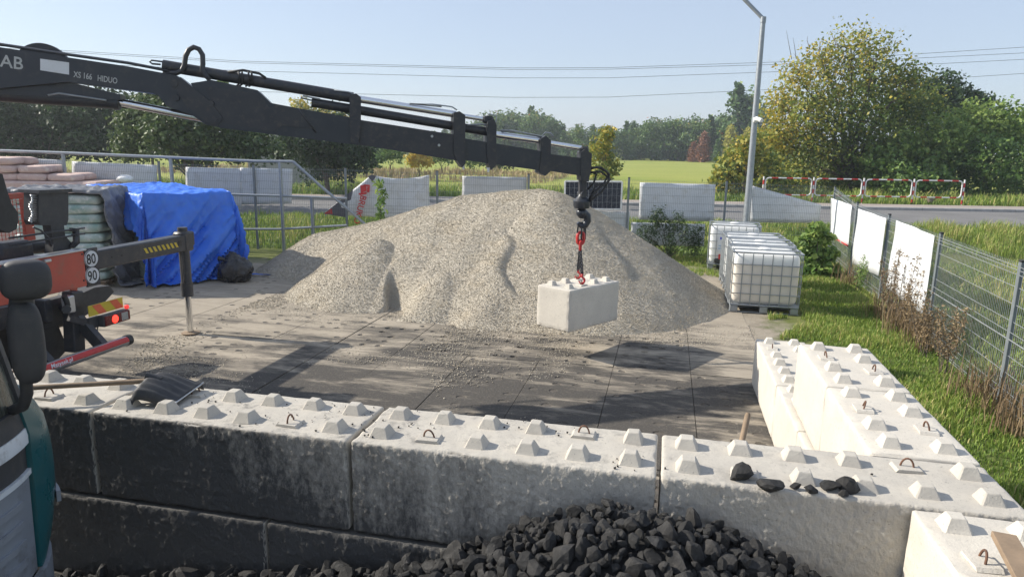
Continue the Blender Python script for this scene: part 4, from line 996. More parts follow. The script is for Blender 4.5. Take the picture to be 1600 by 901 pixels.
# ================================================================== FENCES
def wire_panel(p0, p1, z0a, z1a, z0b, z1b, name, parent, m, step=.05, r_=.0026, rows=None):
    b = MB(); p0, p1 = Vector((p0[0], p0[1], 0)), Vector((p1[0], p1[1], 0)); L = (p1-p0).length; d = (p1-p0)/L; nrm = Vector((-d.y, d.x, 0)); n_ = int(L/step)
    for k in range(1, n_):
        f = k/n_; p = p0.lerp(p1, f); z0, z1 = z0a+(z0b-z0a)*f, z1a+(z1b-z1a)*f; b.cyl(p+Vector((0, 0, z0)), p+Vector((0, 0, z1+.03)), r_, n=4, caps=False)
    H = z1a-z0a; zz = []
    k = 0.0
    while k < H+.001: zz.append(k); k += .2
    for fold in (.05, H*.48, H-.10):
        zz += [fold, fold+.09]
    for h in zz:
        off = .02 if any(abs(h-q-.045) < .05 for q in (.05, H*.48, H-.10)) else 0
        b.cyl(p0+Vector((0, 0, z0a+h))+nrm*off, p1+Vector((0, 0, z0b+h*(z1b-z0b)/H))+nrm*off, r_*1.25, n=4, caps=False)
    return b.build(name, m, parent)
fr_ = thing('mesh_fence', 'grey wire mesh fence along the right side of the yard, white sheets tied on', 'fence', (4.1, 8, 0))
RF = [(3.78, 2.45, 1.73), (3.94, 5.32, 1.73), (4.06, 8.13, 1.73), (4.19, 11.20, 1.74), (4.28, 13.98, 1.77), (4.42, 17.02, 1.98)]
for k, (x, y, z) in enumerate(RF):
    b = MB(); b.box((x, y, (z+.02)/2), (.045, .065, z+.02), .005); po = b.build('fence_post', M['fence'], fr_)
    b = MB(); b.box((x, y, z+.03), (.05, .07, .025), .005); b.build('post_cap', M['rubber'], po)
    if k:
        a = RF[k-1]; wire_panel((a[0], a[1]+.03), (x, y-.03), .05, a[2]-.03, .05, z-.03, 'mesh_panel', fr_, M['fencelight'], r_=.003)
fb = thing('mesh_fence', 'grey wire mesh fence across the back of the yard behind the gravel heap', 'fence', (-3, 15.4, 0))
QF = 16.08
def qp(u, v, off=0.0): return onP(u, v, (0, QF+off, 0), (-RD, 1, 0))
def ftop(x): return 2.0+.0175*(4.4-x)
xs = [4.40]
for u in (1136, 983, 826, 683, 540, 397, 250, 103, -44): xs.append(qp(u, 280)[0])
for k, x in enumerate(xs):
    y = QF+RD*x; z = ftop(x)
    if k:
        b = MB(); b.box((x, y, (z+.05)/2), (.06, .045, z+.05), .005); po = b.build('fence_post', M['fence'], fb); b = MB(); b.box((x, y, z+.06), (.066, .05, .02), .004); b.build('post_cap', M['rubber'], po)
        a = xs[k-1]; wire_panel((a-.04, QF+RD*a), (x+.04, y), .06, ftop(a), .06, z, 'mesh_panel', fb, M['fence'], r_=.0027)
# sheets tied to the fences
def sheet(name, label, q4, m, wav=.022, thick=.004, n=(14, 9), nrm=(0, 1, 0), sag=0.0, cat='banner', group='sheets tied to the fences', seed=1):
    q4 = [Vector(p) for p in q4]; nrm = Vector(nrm).normalized()
    o_ = thing(name, label, cat, (q4[0]+q4[1]+q4[2]+q4[3])/4, 0, group)
    def f(u, v):
        p = q4[0].lerp(q4[1], u).lerp(q4[3].lerp(q4[2], u), v)
        w = wav*(mnoise.noise((u*3.1+seed*5, v*2.2, seed))+.6*math.sin(u*9+seed+v*3)*.5)
        return p+nrm*w-Vector((0, 0, sag*4*u*(1-u)*(1-v)))
    b = MB(); b.grid(f, *n); me = b.build('cloth', m, o_, 180); md = me.modifiers.new('thickness', 'SOLIDIFY'); md.thickness = thick; md.offset = 0
    return o_
fpn = Vector((RF[4][1]-RF[1][1], -(RF[4][0]-RF[1][0]), 0)).normalized()
def rf(u, v): return onP(u, v, (RF[2][0]-.06, RF[2][1], 0), fpn)
sheet('white_sheet', 'white sheet on the right fence, farthest, with a red lower edge', [rf(1298, 309), rf(1332, 321), rf(1325, 386), rf(1298, 370)], M['white'], nrm=fpn, seed=2)
b = MB(); q0, q1 = rf(1298, 368), rf(1325, 384); b.bar(q0, q1, .02, .03); o_ = b.build('red_hem', M['redpaint']); 
o_.parent = [x for x in COL.objects if x.name.startswith('white_sheet')][-1]; o_.data.transform(Matrix.Translation(-o_.parent.location))
sheet('white_sheet', 'white sheet on the right fence, middle one of the three', [rf(1341, 326), rf(1385, 341), rf(1372, 431), rf(1331, 411)], M['white'], nrm=fpn, seed=3)
sheet('white_sheet', 'white sheet on the right fence, nearest, overgrown by tall weeds', [rf(1401, 344), rf(1460, 368), rf(1442, 492), rf(1384, 450)], M['white'], nrm=fpn, seed=4)
o4 = .05
def qs(*pts, off=o4): return [qp(u, v, off) for u, v in pts]
sheet('white_sheet', 'white sheet behind the left railing beside the sloping handrail', qs((375, 262), (457, 264), (456, 318), (375, 320)), M['white'], seed=5)
sheet('white_sheet', 'white sheet on the back fence behind the blue tarp', qs((290, 261), (378, 263), (378, 325), (290, 325)), M['white'], seed=6)
sheet('white_sheet', 'white sheet on the back fence behind the pink sacks', qs((112, 252), (246, 258), (246, 320), (112, 320)), M['white'], seed=7)
sheet('white_sheet', 'white sheet on the back fence at the left picture edge', qs((-30, 244), (97, 250), (97, 310), (-30, 305)), M['white'], seed=8)
M['meshfilm'] = pmat('pale printed mesh film', (.60, .61, .62), (.52, .53, .52), 5, .6)
sheet('white_sheet', 'faded grey white sheet above the top of the gravel heap', qs((722, 275), (823, 277), (823, 325), (722, 325)), M['meshfilm'], seed=9)
sheet('white_sheet', 'large pale sheet on the back fence right of the solar panel', qs((1000, 285), (1118, 288), (1115, 346), (998, 343)), M['white'], seed=10)
sheet('white_sheet', 'low white sheet at the fence foot behind the dark bush', qs((986, 347), (1102, 350), (1100, 385), (986, 383)), M['white'], seed=11)
sheet('white_sheet', 'pale sheet under the solar panel on the back fence', qs((915, 329), (984, 331), (982, 372), (915, 368)), M['white'], seed=12)
sheet('white_sheet', 'slanting cut pale sheet beside the lamp post on the back fence', qs((1172, 289), (1283, 320), (1280, 348), (1172, 347)), M['white'], seed=13)
bn = sheet('printed_banner', 'slack white banner with red lettering tied slanting on the back fence', qs((580, 273), (671, 273), (671, 345), (506, 334)), M['white'], wav=.05, n=(30, 16), sag=.10, seed=14)
c0, c1 = qp(572, 345, .0), qp(588, 301, .0); upv = Vector(c1)-Vector(c0)
yd = Vector((-1, -RD, 0)).normalized()
text_obj('red_lettering', 'BRUKO', qp(564, 304, -.05), Vector(qp(555, 338, -.05))-Vector(qp(564, 304, -.05)), Vector(qp(575, 307, -.05))-Vector(qp(564, 304, -.05)), .17, M['redpaint'], bn, .006)
b = MB(); b.prism(qs((563, 290), (572, 288), (573, 298), (564, 302), off=-.035), (0, -.004, 0)); b.build('red_emblem', M['redpaint'], bn)
b = MB()
for pts in (((569, 288), (578, 289), (578, 292), (569, 291)), ((574, 292), (578, 292), (577, 301), (573, 300)), ((560, 302), (573, 300), (573, 303), (562, 305))): b.prism(qs(*pts, off=-.035), (0, -.004, 0))
b.build('red_emblem', M['redpaint'], bn)
b = MB(); b.prism(qs((506, 334), (552, 296), (545, 325), (543, 340), off=.02), (0, -.004, 0)); b.build('dark_corner', pmat('dark print', (.10, .10, .12), None, 8, .6), bn); b = MB(); b.prism(qs((575, 276), (581, 273), (588, 275), (582, 284), off=-.02), (0, -.004, 0)); b.build('dark_corner', pmat('dark print', (.10, .10, .12), None, 8, .6), bn)
b = MB(); b.prism(qs((506, 334), (518, 326), (520, 334), off=.015), (0, -.004, 0)); b.build('red_corner', M['redpaint'], bn)
# solar panel on the fence
sp_ = thing('solar_panel', 'dark solar panel in an aluminium frame tied to the back fence', 'solar panel', qp(927, 326, -.08))
q = qs((883, 283), (972, 284), (970, 327), (882, 326), off=-.08); q = [Vector(p) for p in q]
M['cells'] = pmat('solar cells', (.012, .018, .035), (.018, .024, .042), 6, .25)
b = MB(); b.prism(q, (0, .03, 0)); b.build('cell_sheet', M['cells'], sp_)
for a, c in ((0, 1), (1, 2), (2, 3), (3, 0)): b = MB(); b.bar(q[a], q[c], .05, .045, .004); b.build('frame_bar', M['whitepaint'], sp_)
for k in range(1, 12):
    b = MB(); b.bar(q[0].lerp(q[1], k/12)-Vector((0, .004, 0)), q[3].lerp(q[2], k/12)-Vector((0, .004, 0)), .006, .004, up=(0, 1, 0)); b.build('cell_line', M['fencelight'], sp_)
for k in range(1, 4):
    b = MB(); b.bar(q[0].lerp(q[3], k/4)-Vector((0, .004, 0)), q[1].lerp(q[2], k/4)-Vector((0, .004, 0)), .004, .005, up=(0, 1, 0)); b.build('cell_line', M['fencelight'], sp_)
# railing in front of the back fence at the left
rl = thing('handrail', 'galvanised tube railing with a sloping end behind the tarped stack', 'railing', qp(437, 330, -.6))
def rp(u, v): return qp(u, v, -.6)
top = [rp(-60, 230), rp(0, 235.5), rp(98, 239), rp(266, 246), rp(400, 252), rp(458, 252.5)]
b = MB(); b.tube(top, .04, 10); b.build('top_rail', M['galv'], rl, 60)
b = MB(); b.tube([rp(458, 252.5), rp(500, 290), rp(552, 334), rp(570, 350)], .04, 10); b.build('sloping_rail', M['galv'], rl, 60)
b = MB(); b.tube([rp(-60, 292), rp(266, 301), rp(437, 306), rp(542, 310)], .032, 8); b.build('mid_rail', M['galv'], rl, 60)
b = MB(); b.tube([rp(-60, 352), rp(266, 358), rp(437, 358), rp(542, 352)], .032, 8); b.build('low_rail', M['galv'], rl, 60)
for (u, v) in ((98, 239), (266, 246), (437, 252.5), (487, 308)):
    p = rp(u, v); b = MB(); b.box((p[0], p[1], p[2]/2), (.07, .07, p[2]-.02), .006); b.build('rail_post', M['galv'], rl)

# ================================================================== LAMP POST
lp = onY(1166, 345, 16.1); lt = thing('lamp_post', 'tall grey street lamp post with a small white camera', 'street lamp', (lp[0], lp[1], 0))
ztop = onP(1193, 28, (lp[0], lp[1], 0), (0, 1, 0))[2]
b = MB(); b.cyl((lp[0], lp[1], 0), (lp[0], lp[1], ztop), .10, .062, 8); b.build('pole', M['galv'], lt, 60)
e = onP(1150, -14, (lp[0], lp[1], 0), (0, 1, 0)); b = MB(); b.tube([(lp[0], lp[1], ztop-.1), (lp[0]-.03, lp[1], ztop), tuple(e)], .05, 10); b.cyl((lp[0], lp[1], ztop-.12), (lp[0], lp[1], ztop+.02), .075, n=10); b.build('arm', M['galv'], lt, 50)
b = MB(); b.bar(e, (e[0]-.6, e[1], e[2]+.4), .22, .09, .03); b.build('lamp_head', M['galv'], lt)
c = onP(1180, 188, (lp[0], lp[1], 0), (0, 1, 0)); b = MB(); b.cyl((lp[0]+.02, lp[1]-.12, c[2]+.04), (lp[0]+.14, lp[1]-.3, c[2]-.02), .055, n=14); b.box((lp[0], lp[1]-.1, c[2]), (.1, .08, .14), .02); b.build('camera', M['whitepaint'], lt, 50)

# ================================================================== ROAD BARRIERS
bp0 = onZ(1424, 320, .55); dr = Vector((1, RD, 0)).normalized(); sp__ = 2.34
labs = ['red and white tube barrier by the road, leftmost, half behind the fence', 'red and white tube barrier behind the fence corner post', 'red and white tube barrier by the road, second from the right', 'red and white tube barrier by the road, rightmost, above the stone']
def barrier(k):
    a = Vector((bp0[0], bp0[1], .53))+dr*(sp__*(k-3)); t = thing('road_barrier', labs[k], 'barrier', a, 0, 'red and white barriers along the road')
    def P(x, z): return a+dr*x+Vector((0, 0, z))
    for x in (0, sp__) if k == 3 else (0,):
        b = MB(); b.cyl(P(x, -.05), P(x, 1.22), .036, n=12); po = b.build('barrier_post', M['whitepaint'], t, 40)
        for z in (.08, .48, .86):
            b = MB(); b.cyl(P(x, z), P(x, z+.2), .0385, n=12); b.build('red_band', M['redpaint'], po, 40)
    x0, x1, z0, z1, r_ = .09, sp__-.09, .38, 1.16, .16; pts = []
    for (cx, cz, a0) in ((x1-r_, z1-r_, 0), (x0+r_, z1-r_, 90), (x0+r_, z0+r_, 180), (x1-r_, z0+r_, 270)):
        for s_ in range(6): an = R(a0+18*s_); pts.append(P(cx+r_*math.cos(an), cz+r_*math.sin(an)))
    b = MB(); b.tube(pts, .03, 10, closed=True); fm = b.build('barrier_frame', M['whitepaint'], t, 60)
    for z in (z0, z1):
        for s_ in (.2, .52, .84):
            xa = x0+(x1-x0)*s_-.16; b = MB(); b.cyl(P(xa, z), P(xa+.30, z), .0325, n=12); b.build('red_band', M['redpaint'], fm, 40)
for k in range(4): barrier(k)
p = onZ(1450, 318, .55); o = link('field_stone', LUMPS[3].copy()); o.data.materials.clear(); o.data.materials.append(pmat('brown stone', (.26, .20, .15), (.17, .13, .10), 5, .9, bump=.5, bscale=12)); o.location = (p[0], p[1], .68); o.scale = (.36, .3, .34); tag(o, 'brown boulder under the rightmost road barrier', 'stone')

# ================================================================== WIRES
W4 = [[(-150, 62), (90, 78.5), (380, 96), (800, 106.5), (950, 106), (1250, 96), (1600, 74), (1900, 52)], [(-150, 65), (90, 81), (380, 98.5), (800, 109), (950, 108.5), (1250, 100), (1600, 83), (1900, 63)], [(-150, 82), (90, 98), (380, 111), (800, 122), (950, 122), (1250, 111), (1600, 93), (1900, 76)], [(-150, 118), (90, 132), (380, 143), (800, 152.5), (950, 152), (1250, 138), (1600, 115), (1900, 95)]]
for w_, lab in zip(W4, ('topmost power line wire across the sky', 'second power line wire close under the topmost', 'third power line wire from the top', 'lowest power line wire crossing behind the lamp post')):
    b = MB(); b.tube([onD(u, v, 95) for u, v in w_], .026, 5); tag(b.build('power_line', M['boom2'], None, 180), lab, 'power line', 'overhead wires')

# ================================================================== STACKS AND TARPS
M['sackgreen'] = pmat('pale green printed sack', (.52, .58, .54), (.16, .30, .26), 3.2, .35, bump=.3, bscale=14, dist=.01, dirt=(.62, .64, .62))
M['sackpink'] = pmat('pink beige paper sack', (.60, .44, .38), (.48, .34, .30), 2.5, .7, bump=.3, bscale=10, dist=.02, dirt=(.66, .56, .48))
def sack_mesh(L, Wd, H, seed, m):
    b = MB(); nu, nv = 22, 10
    def f(u, v):
        a, k = 2*math.pi*u, math.pi*(v-.5); sg = lambda q, e: math.copysign(abs(q)**e, q)
        p = Vector((L/2*sg(math.cos(k), .45)*sg(math.cos(a), .35), Wd/2*sg(math.cos(k), .45)*sg(math.sin(a), .35), H/2*sg(math.sin(k), .5)))
        return p*(1+.05*mnoise.noise(p*6+Vector((seed*4, 0, 0))))+Vector((0, 0, .012*mnoise.noise(p*9+Vector((0, seed, 0)))))
    b.grid(f, nu+1, nv+1); return b.mesh('sack', m, 180)
SG = [sack_mesh(.82, .54, .20, s_, M['sackgreen']) for s_ in range(4)]; SP = [sack_mesh(.77, .53, .205, s_, M['sackpink']) for s_ in range(4)]
def pallet(loc, rz, label):
    t = thing('pallet', label, 'pallet', loc, rz); b = MB()
    for y in (-.35, 0, .35):
        for x in (-.5, 0, .5): b = MB(); b.box((x, y, .06), (.12, .1, .08)); b.build('pallet_block', M['wood'], t, world=False)
    for y in (-.36, -.18, 0, .18, .36): b = MB(); b.box((0, y, .122), (1.2, .12, .022), .003); b.build('deck_board', M['wood'], t, world=False)
    for y in (-.35, 0, .35): b = MB(); b.box((0, y, .012), (1.2, .1, .02), .003); b.build('skid_board', M['wood'], t, world=False)
a20 = R(20); ux, uy = Vector((math.cos(a20), math.sin(a20), 0)), Vector((-math.sin(a20), math.cos(a20), 0))
c0 = Vector((-11.0, 8.1, 0))
pallet(c0-ux*.62+uy*.42, a20, 'wooden pallet under the nearest stack of green sacks')
ORD = ['lowest', 'second lowest', 'third lowest', 'fourth from the bottom', 'middle', 'fourth from the top', 'third from the top', 'second from the top', 'topmost']
for L_ in range(9):
    for k in range(2):
        o = link('sack', SG[rnd.randrange(4)]); p = c0-ux*(.42+.82*k)+uy*.28+Vector((0, 0, .235+.192*L_)); o.location = p+Vector((rnd.uniform(-.02, .02), rnd.uniform(-.03, .03), 0)); o.rotation_euler = (rnd.uniform(-.03, .03), rnd.uniform(-.03, .03), a20+rnd.uniform(-.05, .05)+(math.pi if rnd.random() < .5 else 0))
        tag(o, 'pale green sack, '+ORD[L_]+(' in the column beside the hanging grey tarp' if k == 0 else ' in the column behind the crane console'), 'sack', 'green sacks stacked on pallets')
b = MB(); b.box((-.85, .85, .95), (1.6, .58, 1.72), .05); b.v = [tuple(Matrix.Rotation(a20, 3, 'Z') @ Vector(p)+c0) for p in b.v]; tag(b.build('wrapped_load', M['sackgreen']), 'sack load behind the front green sacks, under the grey tarp', 'pallet load')
def pink(cx, cy, rz, z0, nl, nk):
    for L_ in range(nl):
        for k in range(nk):
            for r_ in range(2):
                o = link('sack', SP[rnd.randrange(4)]); d_ = Vector((math.cos(rz), math.sin(rz), 0)); e_ = Vector((-d_.y, d_.x, 0)); o.location = Vector((cx, cy, z0+.18*L_))+d_*(.76*k)+e_*(.52*r_)+Vector((rnd.uniform(-.03, .03), rnd.uniform(-.03, .03), 0)); o.rotation_euler = (rnd.uniform(-.03, .03), rnd.uniform(-.03, .03), rz+rnd.uniform(-.05, .05))
                tag(o, 'pink beige sack, '+['leftmost', 'second from left', 'third from left', 'rightmost'][k]+{2: ' of the top layer', 3: ' of the middle layer', 4: ' of the bottom layer'}[nk]+(', front row' if r_ == 0 else ', back row'), 'sack', 'pink sacks behind the tarps')
pr = R(15)
pb = onY(150, 281, 12.0); 
b = MB(); b.box((0, 0, .925), (3.6, 1.25, 1.86), .05, None); b.v = [tuple(Matrix.Rotation(pr, 3, 'Z') @ Vector(p)+Vector((pb[0]-1.65, pb[1]-.1, 0))) for p in b.v]; tag(b.build('wrapped_load', M['sackpink']), 'wrapped pallet load carrying the pink sacks', 'pallet load')
pk = Vector((pb[0]-2.95, pb[1]-.72, 0)); pink(pk.x, pk.y, pr, 1.95, 1, 4); pink(pk.x, pk.y, pr, 2.15, 1, 3); pink(pk.x, pk.y, pr, 2.35, 1, 2)
def drape(name, label, c, rz, L, Wd, top, cloth, m, seed, fold=.10, crumple=.02, n=(90, 80), ztop=None, cat='tarp'):
    """c: stack corner; the stack covers 0..L by 0..Wd in its own frame; cloth = (u0,u1,v0,v1) in the same frame, hanging over the edges"""
    cr, sr = math.cos(rz), math.sin(rz)
    def f(s_, t_):
        u, v = cloth[0]+(cloth[1]-cloth[0])*s_, cloth[2]+(cloth[3]-cloth[2])*t_
        cu, cv = min(L, max(0, u)), min(Wd, max(0, v)); dx, dy = u-cu, v-cv; d = math.hypot(dx, dy)
        zt = top+.05*mnoise.noise((u*1.4+seed, v*1.4, 0))
        cn = crumple*(mnoise.noise((u*6+seed, v*6, 2))+.5*mnoise.noise((u*15, v*15, seed)))
        if d < 1e-6: return loc(cu, cv, zt+cn*1.3)
        nx_, ny_ = dx/d, dy/d; al = (u+v*.9)*1.0 if True else 0
        al = math.atan2(ny_, nx_)*1.4+u*1.0-v*1.0
        w_ = mnoise.noise((al*2.6+seed, d*.35, 1.5))+.7*mnoise.noise((al*7.5, d*.8, seed))+.35*mnoise.noise((al*16+d*3, d*1.5, seed))
        hang = min(d, zt-.02); rr = min(.09, d)
        out = .05*(1-math.exp(-d*9))+fold*(hang/zt)*(1.0+1.5*w_)+cn
        z = zt-max(0, d-.035)
        if z < .02: out += (.02-z)*.75; z = .02+.05*abs(mnoise.noise((u*5, v*5, seed)))+.02
        return loc(cu+nx_*out, cv+ny_*out, z+.0)
    def loc(u, v, z): return (c[0]+u*cr-v*sr, c[1]+u*sr+v*cr, z)
    b = MB(); b.grid(f, *n); o_ = b.build(name, m, None, 60); tag(o_, label, cat); md = o_.modifiers.new('thickness', 'SOLIDIFY'); md.thickness = .006; md.offset = 0
    return o_
M['blue'] = pmat('blue tarpaulin', (.030, .155, .68), (.035, .18, .74), 2.5, .45, bump=.35, bscale=7, dist=.03, dirt=(.05, .19, .66))
M['greytarp'] = pmat('grey tarpaulin', (.17, .175, .19), (.13, .135, .15), 3, .45, bump=.4, bscale=9, dist=.03)
rz60 = R(57); bc = Vector((-10.42, 8.62, 0))
b = MB(); b.box((.87, 2.0, .9), (1.68, 3.95, 1.72), .05); b.v = [tuple(Matrix.Rotation(rz60, 3, 'Z') @ Vector(p)+bc) for p in b.v]; tag(b.build('wrapped_load', M['sackgreen']), 'sack pallet load hidden under the blue tarp', 'pallet load')
drape('blue_tarp', 'bright blue tarp draped over a high pallet stack', bc, rz60, 1.78, 4.05, 1.86, (-.8, 3.1, -1.98, 4.1), M['blue'], 3.3, fold=.26, crumple=.035, n=(130, 120))
drape('grey_tarp', 'crumpled grey tarp hanging between green sacks and blue tarp', c0-ux*1.75, a20, 1.80, 1.3, 1.965, (-.3, 4.1, -.10, 1.35), M['greytarp'], 8.1, fold=.14, crumple=.045, n=(100, 60))
b = MB(); me = bmesh.new(); bmesh.ops.create_icosphere(me, subdivisions=4, radius=1.0)
cbg = np.array((-9.02, 9.50, 0.0))
for v in me.verts:
    p = v.co.copy(); k = 1+.16*mnoise.noise(p*2.2)+.10*mnoise.noise(p*5)+.05*abs(mnoise.noise(p*11)); p *= k; z = max(-.62, p.z); v.co = Vector((cbg[0]+p.x*.36, cbg[1]+p.y*.3, .21+z*.34+(.10*max(0, p.z-.75)*4*(p.x < .2)*.6)))
mm = bpy.data.meshes.new('bin_bag'); me.to_mesh(mm); me.free(); M['bag'] = pmat('black bin liner', (.012, .012, .014), (.02, .02, .022), 4, .22, bump=.6, bscale=16, dist=.03); mm.materials.append(M['bag']); mm.shade_smooth(); bg_ = link('bin_bag', mm); tag(bg_, 'full black bin bag at the foot of the blue tarp', 'bag')
b = MB(); q0 = cbg+np.array((-.26, -.05, .46)); b.tube([Vector(q0)+Vector((.16, .05, -.06)), Vector(q0)+Vector((.06, 0, .01)), Vector(q0)+Vector((-.08, 0, .02))], [.06, .035, .06], 8); o_ = b.build('bag_neck', M['bag'], None, 60); o_.parent = bg_
me = bmesh.new(); bmesh.ops.create_icosphere(me, subdivisions=3, radius=1.0); wq = onZ(195, 278, 1.95)
for v in me.verts: p = v.co*(1+.2*mnoise.noise(v.co*2.5)+.08*mnoise.noise(v.co*6)); v.co = Vector((p.x*.22, p.y*.17, p.z*.10))
mm = bpy.data.meshes.new('white_bundle'); me.to_mesh(mm); me.free(); mm.materials.append(M['whitepaint']); mm.shade_smooth(); o = link('white_bundle', mm); o.location = (wq[0], wq[1], 1.93); tag(o, 'crumpled white bundle lying on top of the blue tarp', 'bundle')

# ================================================================== TOOLS ON THE WALL
sv_ = thing('snow_shovel', 'black ribbed plastic snow shovel lying on the front wall', 'shovel', (-2.9, .4, 1.22))
ff, fn_, rn, rf_ = Vector(onZ(318, 598, 1.27)), Vector(onZ(272, 631, 1.235)), Vector(onZ(199, 614, 1.31)), Vector(onZ(245, 586, 1.33))
def blade(u, v):      # u along from heel to edge, v across
    p = rn.lerp(fn_, u).lerp(rf_.lerp(ff, u), v); z = .055*math.sin(math.pi*min(1, max(0, v)))**.6*(1-.75*u)+.05*math.sin(math.pi*u*.8)*(1-u)
    z -= .09*max(0, 1-u*5)**2*1.0; rib = .007*math.cos(v*math.pi*10)*min(1, u*4)*(1-u)**.3 if .08 < v < .92 else 0
    z -= .05*(max(0, .06-min(v, 1-v))/.06)
    return p+Vector((0, 0, z+rib))
b = MB(); b.grid(blade, 30, 40); o_ = b.build('blade', M['plastic'], sv_, 180); md = o_.modifiers.new('thickness', 'SOLIDIFY'); md.thickness = .006; md.offset = 0
b = MB(); b.tube([fn_.lerp(ff, k/8)+Vector((0, 0, .002)) for k in range(9)], .007, 6); b.build('metal_edge', M['alu'], o_, 180)
h0 = (rn.lerp(rf_, .5))+Vector((0, 0, .02)); h1 = Vector(onZ(40, 606, 1.335)); b = MB(); b.tube([h0.lerp(fn_.lerp(ff, .5), .3)+Vector((0, 0, .03)), h0, h0.lerp(h1, .4), h1, h1+(h1-h0)*.5], [.020, .018, .017, .017, .017], 12); b.build('handle', M['wood'], sv_, 60)
b = MB(); s0 = h0.lerp(fn_.lerp(ff, .5), .10)+Vector((0, 0, .045)); s1 = h0.lerp(fn_.lerp(ff, .5), .42)+Vector((0, 0, .045)); b.tube([s0, s1], [.030, .022], 10); b.build('socket', M['plastic'], o_, 60)
p0, p1 = Vector(onY(1169, 645, .80)), Vector(onY(1159, 690, .70)); d_ = (p1-p0).normalized(); b = MB(); b.tube([p0, p0+d_*.02, p0+d_*(p0.z/-d_.z)], [.014, .019, .019], 10); tag(b.build('broom_handle', M['wood'], None, 60), 'round wooden tool handle standing up behind the clean block', 'handle')
p0, p1 = Vector(onZ(1568, 836, 1.305)), Vector(onZ(1606, 905, 1.305)); d_ = (p1-p0).normalized(); b = MB(); b.bar(p0, p0+d_*1.15, .095, .028, .003); tag(b.build('plank', M['wood']), 'weathered brown plank lying across the studs at lower right', 'plank')
# ================================================================== VEGETATION
G_ = lambda s: s
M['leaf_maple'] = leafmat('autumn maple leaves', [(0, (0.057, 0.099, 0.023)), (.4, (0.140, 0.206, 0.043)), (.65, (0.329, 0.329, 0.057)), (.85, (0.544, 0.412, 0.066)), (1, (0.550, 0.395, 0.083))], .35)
M['leaf_green'] = leafmat('green leaves', [(0, (0.048, 0.096, 0.026)), (.5, (0.128, 0.226, 0.051)), (1, (0.343, 0.428, 0.107))], .32)
M['leaf_dark'] = leafmat('dark leaves', [(0, (0.023, 0.046, 0.020)), (.6, (0.057, 0.099, 0.033)), (1, (0.140, 0.189, 0.057))], .25)
M['leaf_far'] = leafmat('distant leaves', [(0, (0.043, 0.090, 0.035)), (.4, (0.096, 0.171, 0.051)), (.75, (0.183, 0.257, 0.074)), (.9, (0.428, 0.386, 0.085)), (1, (0.428, 0.171, 0.085))], .25)
M['leaf_russet'] = leafmat('russet leaves', [(0, (0.165, 0.083, 0.050)), (1, (0.395, 0.182, 0.099))], .25); M['leaf_yellow'] = leafmat('yellow leaves', [(0, (0.329, 0.296, 0.066)), (1, (0.550, 0.550, 0.083))], .3)
M['drystalk'] = leafmat('dry stalks', [(0, (.10, .065, .035)), (.5, (.22, .155, .085)), (1, (.40, .31, .18))], .2, .8)
M['grass'] = leafmat('grass blades', [(0, (0.070, 0.124, 0.025)), (.5, (0.178, 0.271, 0.047)), (.85, (0.310, 0.389, 0.078)), (1, (0.559, 0.482, 0.202))], .35, .6)
def leaf_mesh(name, clumps, size, m, up=.3, aspect=.62, hollow=.35, seed=None):
    Vs, Ts = [], []
    for (c, r_, n, tint) in clumps:
        r_ = np.array(r_ if hasattr(r_, '__len__') else (r_, r_, r_*.85), float)
        d = rg.normal(size=(n, 3)); d /= np.linalg.norm(d, axis=1)[:, None]
        # lumpy outline so that the clump never reads as a ball
        lob = 1+.22*np.sin(d[:, 0]*5.1+c[0]*3)*np.cos(d[:, 1]*4.3+c[1])+.20*np.sin(d[:, 2]*6.7+c[2]*5+d[:, 0]*3)
        rad = (hollow+(1-hollow)*rg.random(n)**.55)*lob*rg.uniform(.85, 1.12, n)
        p = np.array(c)+d*r_*rad[:, None]
        nrm = d*.5+rg.normal(size=(n, 3))*.75+np.array((0, 0, up)); nrm /= np.linalg.norm(nrm, axis=1)[:, None]
        a = np.cross(nrm, rg.normal(size=(n, 3))); a /= np.linalg.norm(a, axis=1)[:, None]; bb = np.cross(nrm, a)
        s_ = size*rg.uniform(.6, 1.3, n)[:, None]
        V = np.stack([p-a*s_*.5, p+bb*s_*aspect*.5+nrm*s_*.06, p+a*s_*.5, p-bb*s_*aspect*.5+nrm*s_*.06], 1)
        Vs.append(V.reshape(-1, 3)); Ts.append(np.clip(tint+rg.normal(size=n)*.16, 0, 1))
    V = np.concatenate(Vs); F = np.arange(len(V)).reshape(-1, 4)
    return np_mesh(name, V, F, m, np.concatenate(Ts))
def limbs(base, clumps, r0, split=.35, twigs=0, lean=(0, 0)):
    b = MB(); base = Vector(base); top = sum((Vector(c[0]) for c in clumps), Vector())/len(clumps); fork = base.lerp(top, split); fork.x = base.x*.6+fork.x*.4; fork.y = base.y*.6+fork.y*.4
    b.tube([base-Vector((0, 0, .1)), base.lerp(fork, .5)+Vector((.04, .02, 0)), fork], [r0*1.2, r0, r0*.85], 9)
    for (c, r_, n, t_) in clumps:
        c = Vector(c); mid = fork.lerp(c, .5)+Vector((0, 0, .12*(c-fork).length)); b.tube([fork, mid, c], [r0*.5, r0*.3, r0*.1], 6)
        rr = r_[0] if hasattr(r_, '__len__') else r_
        for k in range(twigs):
            d = Vector((rnd.gauss(0, 1), rnd.gauss(0, 1), abs(rnd.gauss(.8, .7)))).normalized(); s_ = mid.lerp(c, rnd.uniform(.3, 1)); b.tube([s_, s_+d*rr*.55+Vector((0, 0, .05)), s_+d*rr*rnd.uniform(.9, 1.25)], [r0*.12, r0*.07, r0*.02], 4)
    return b
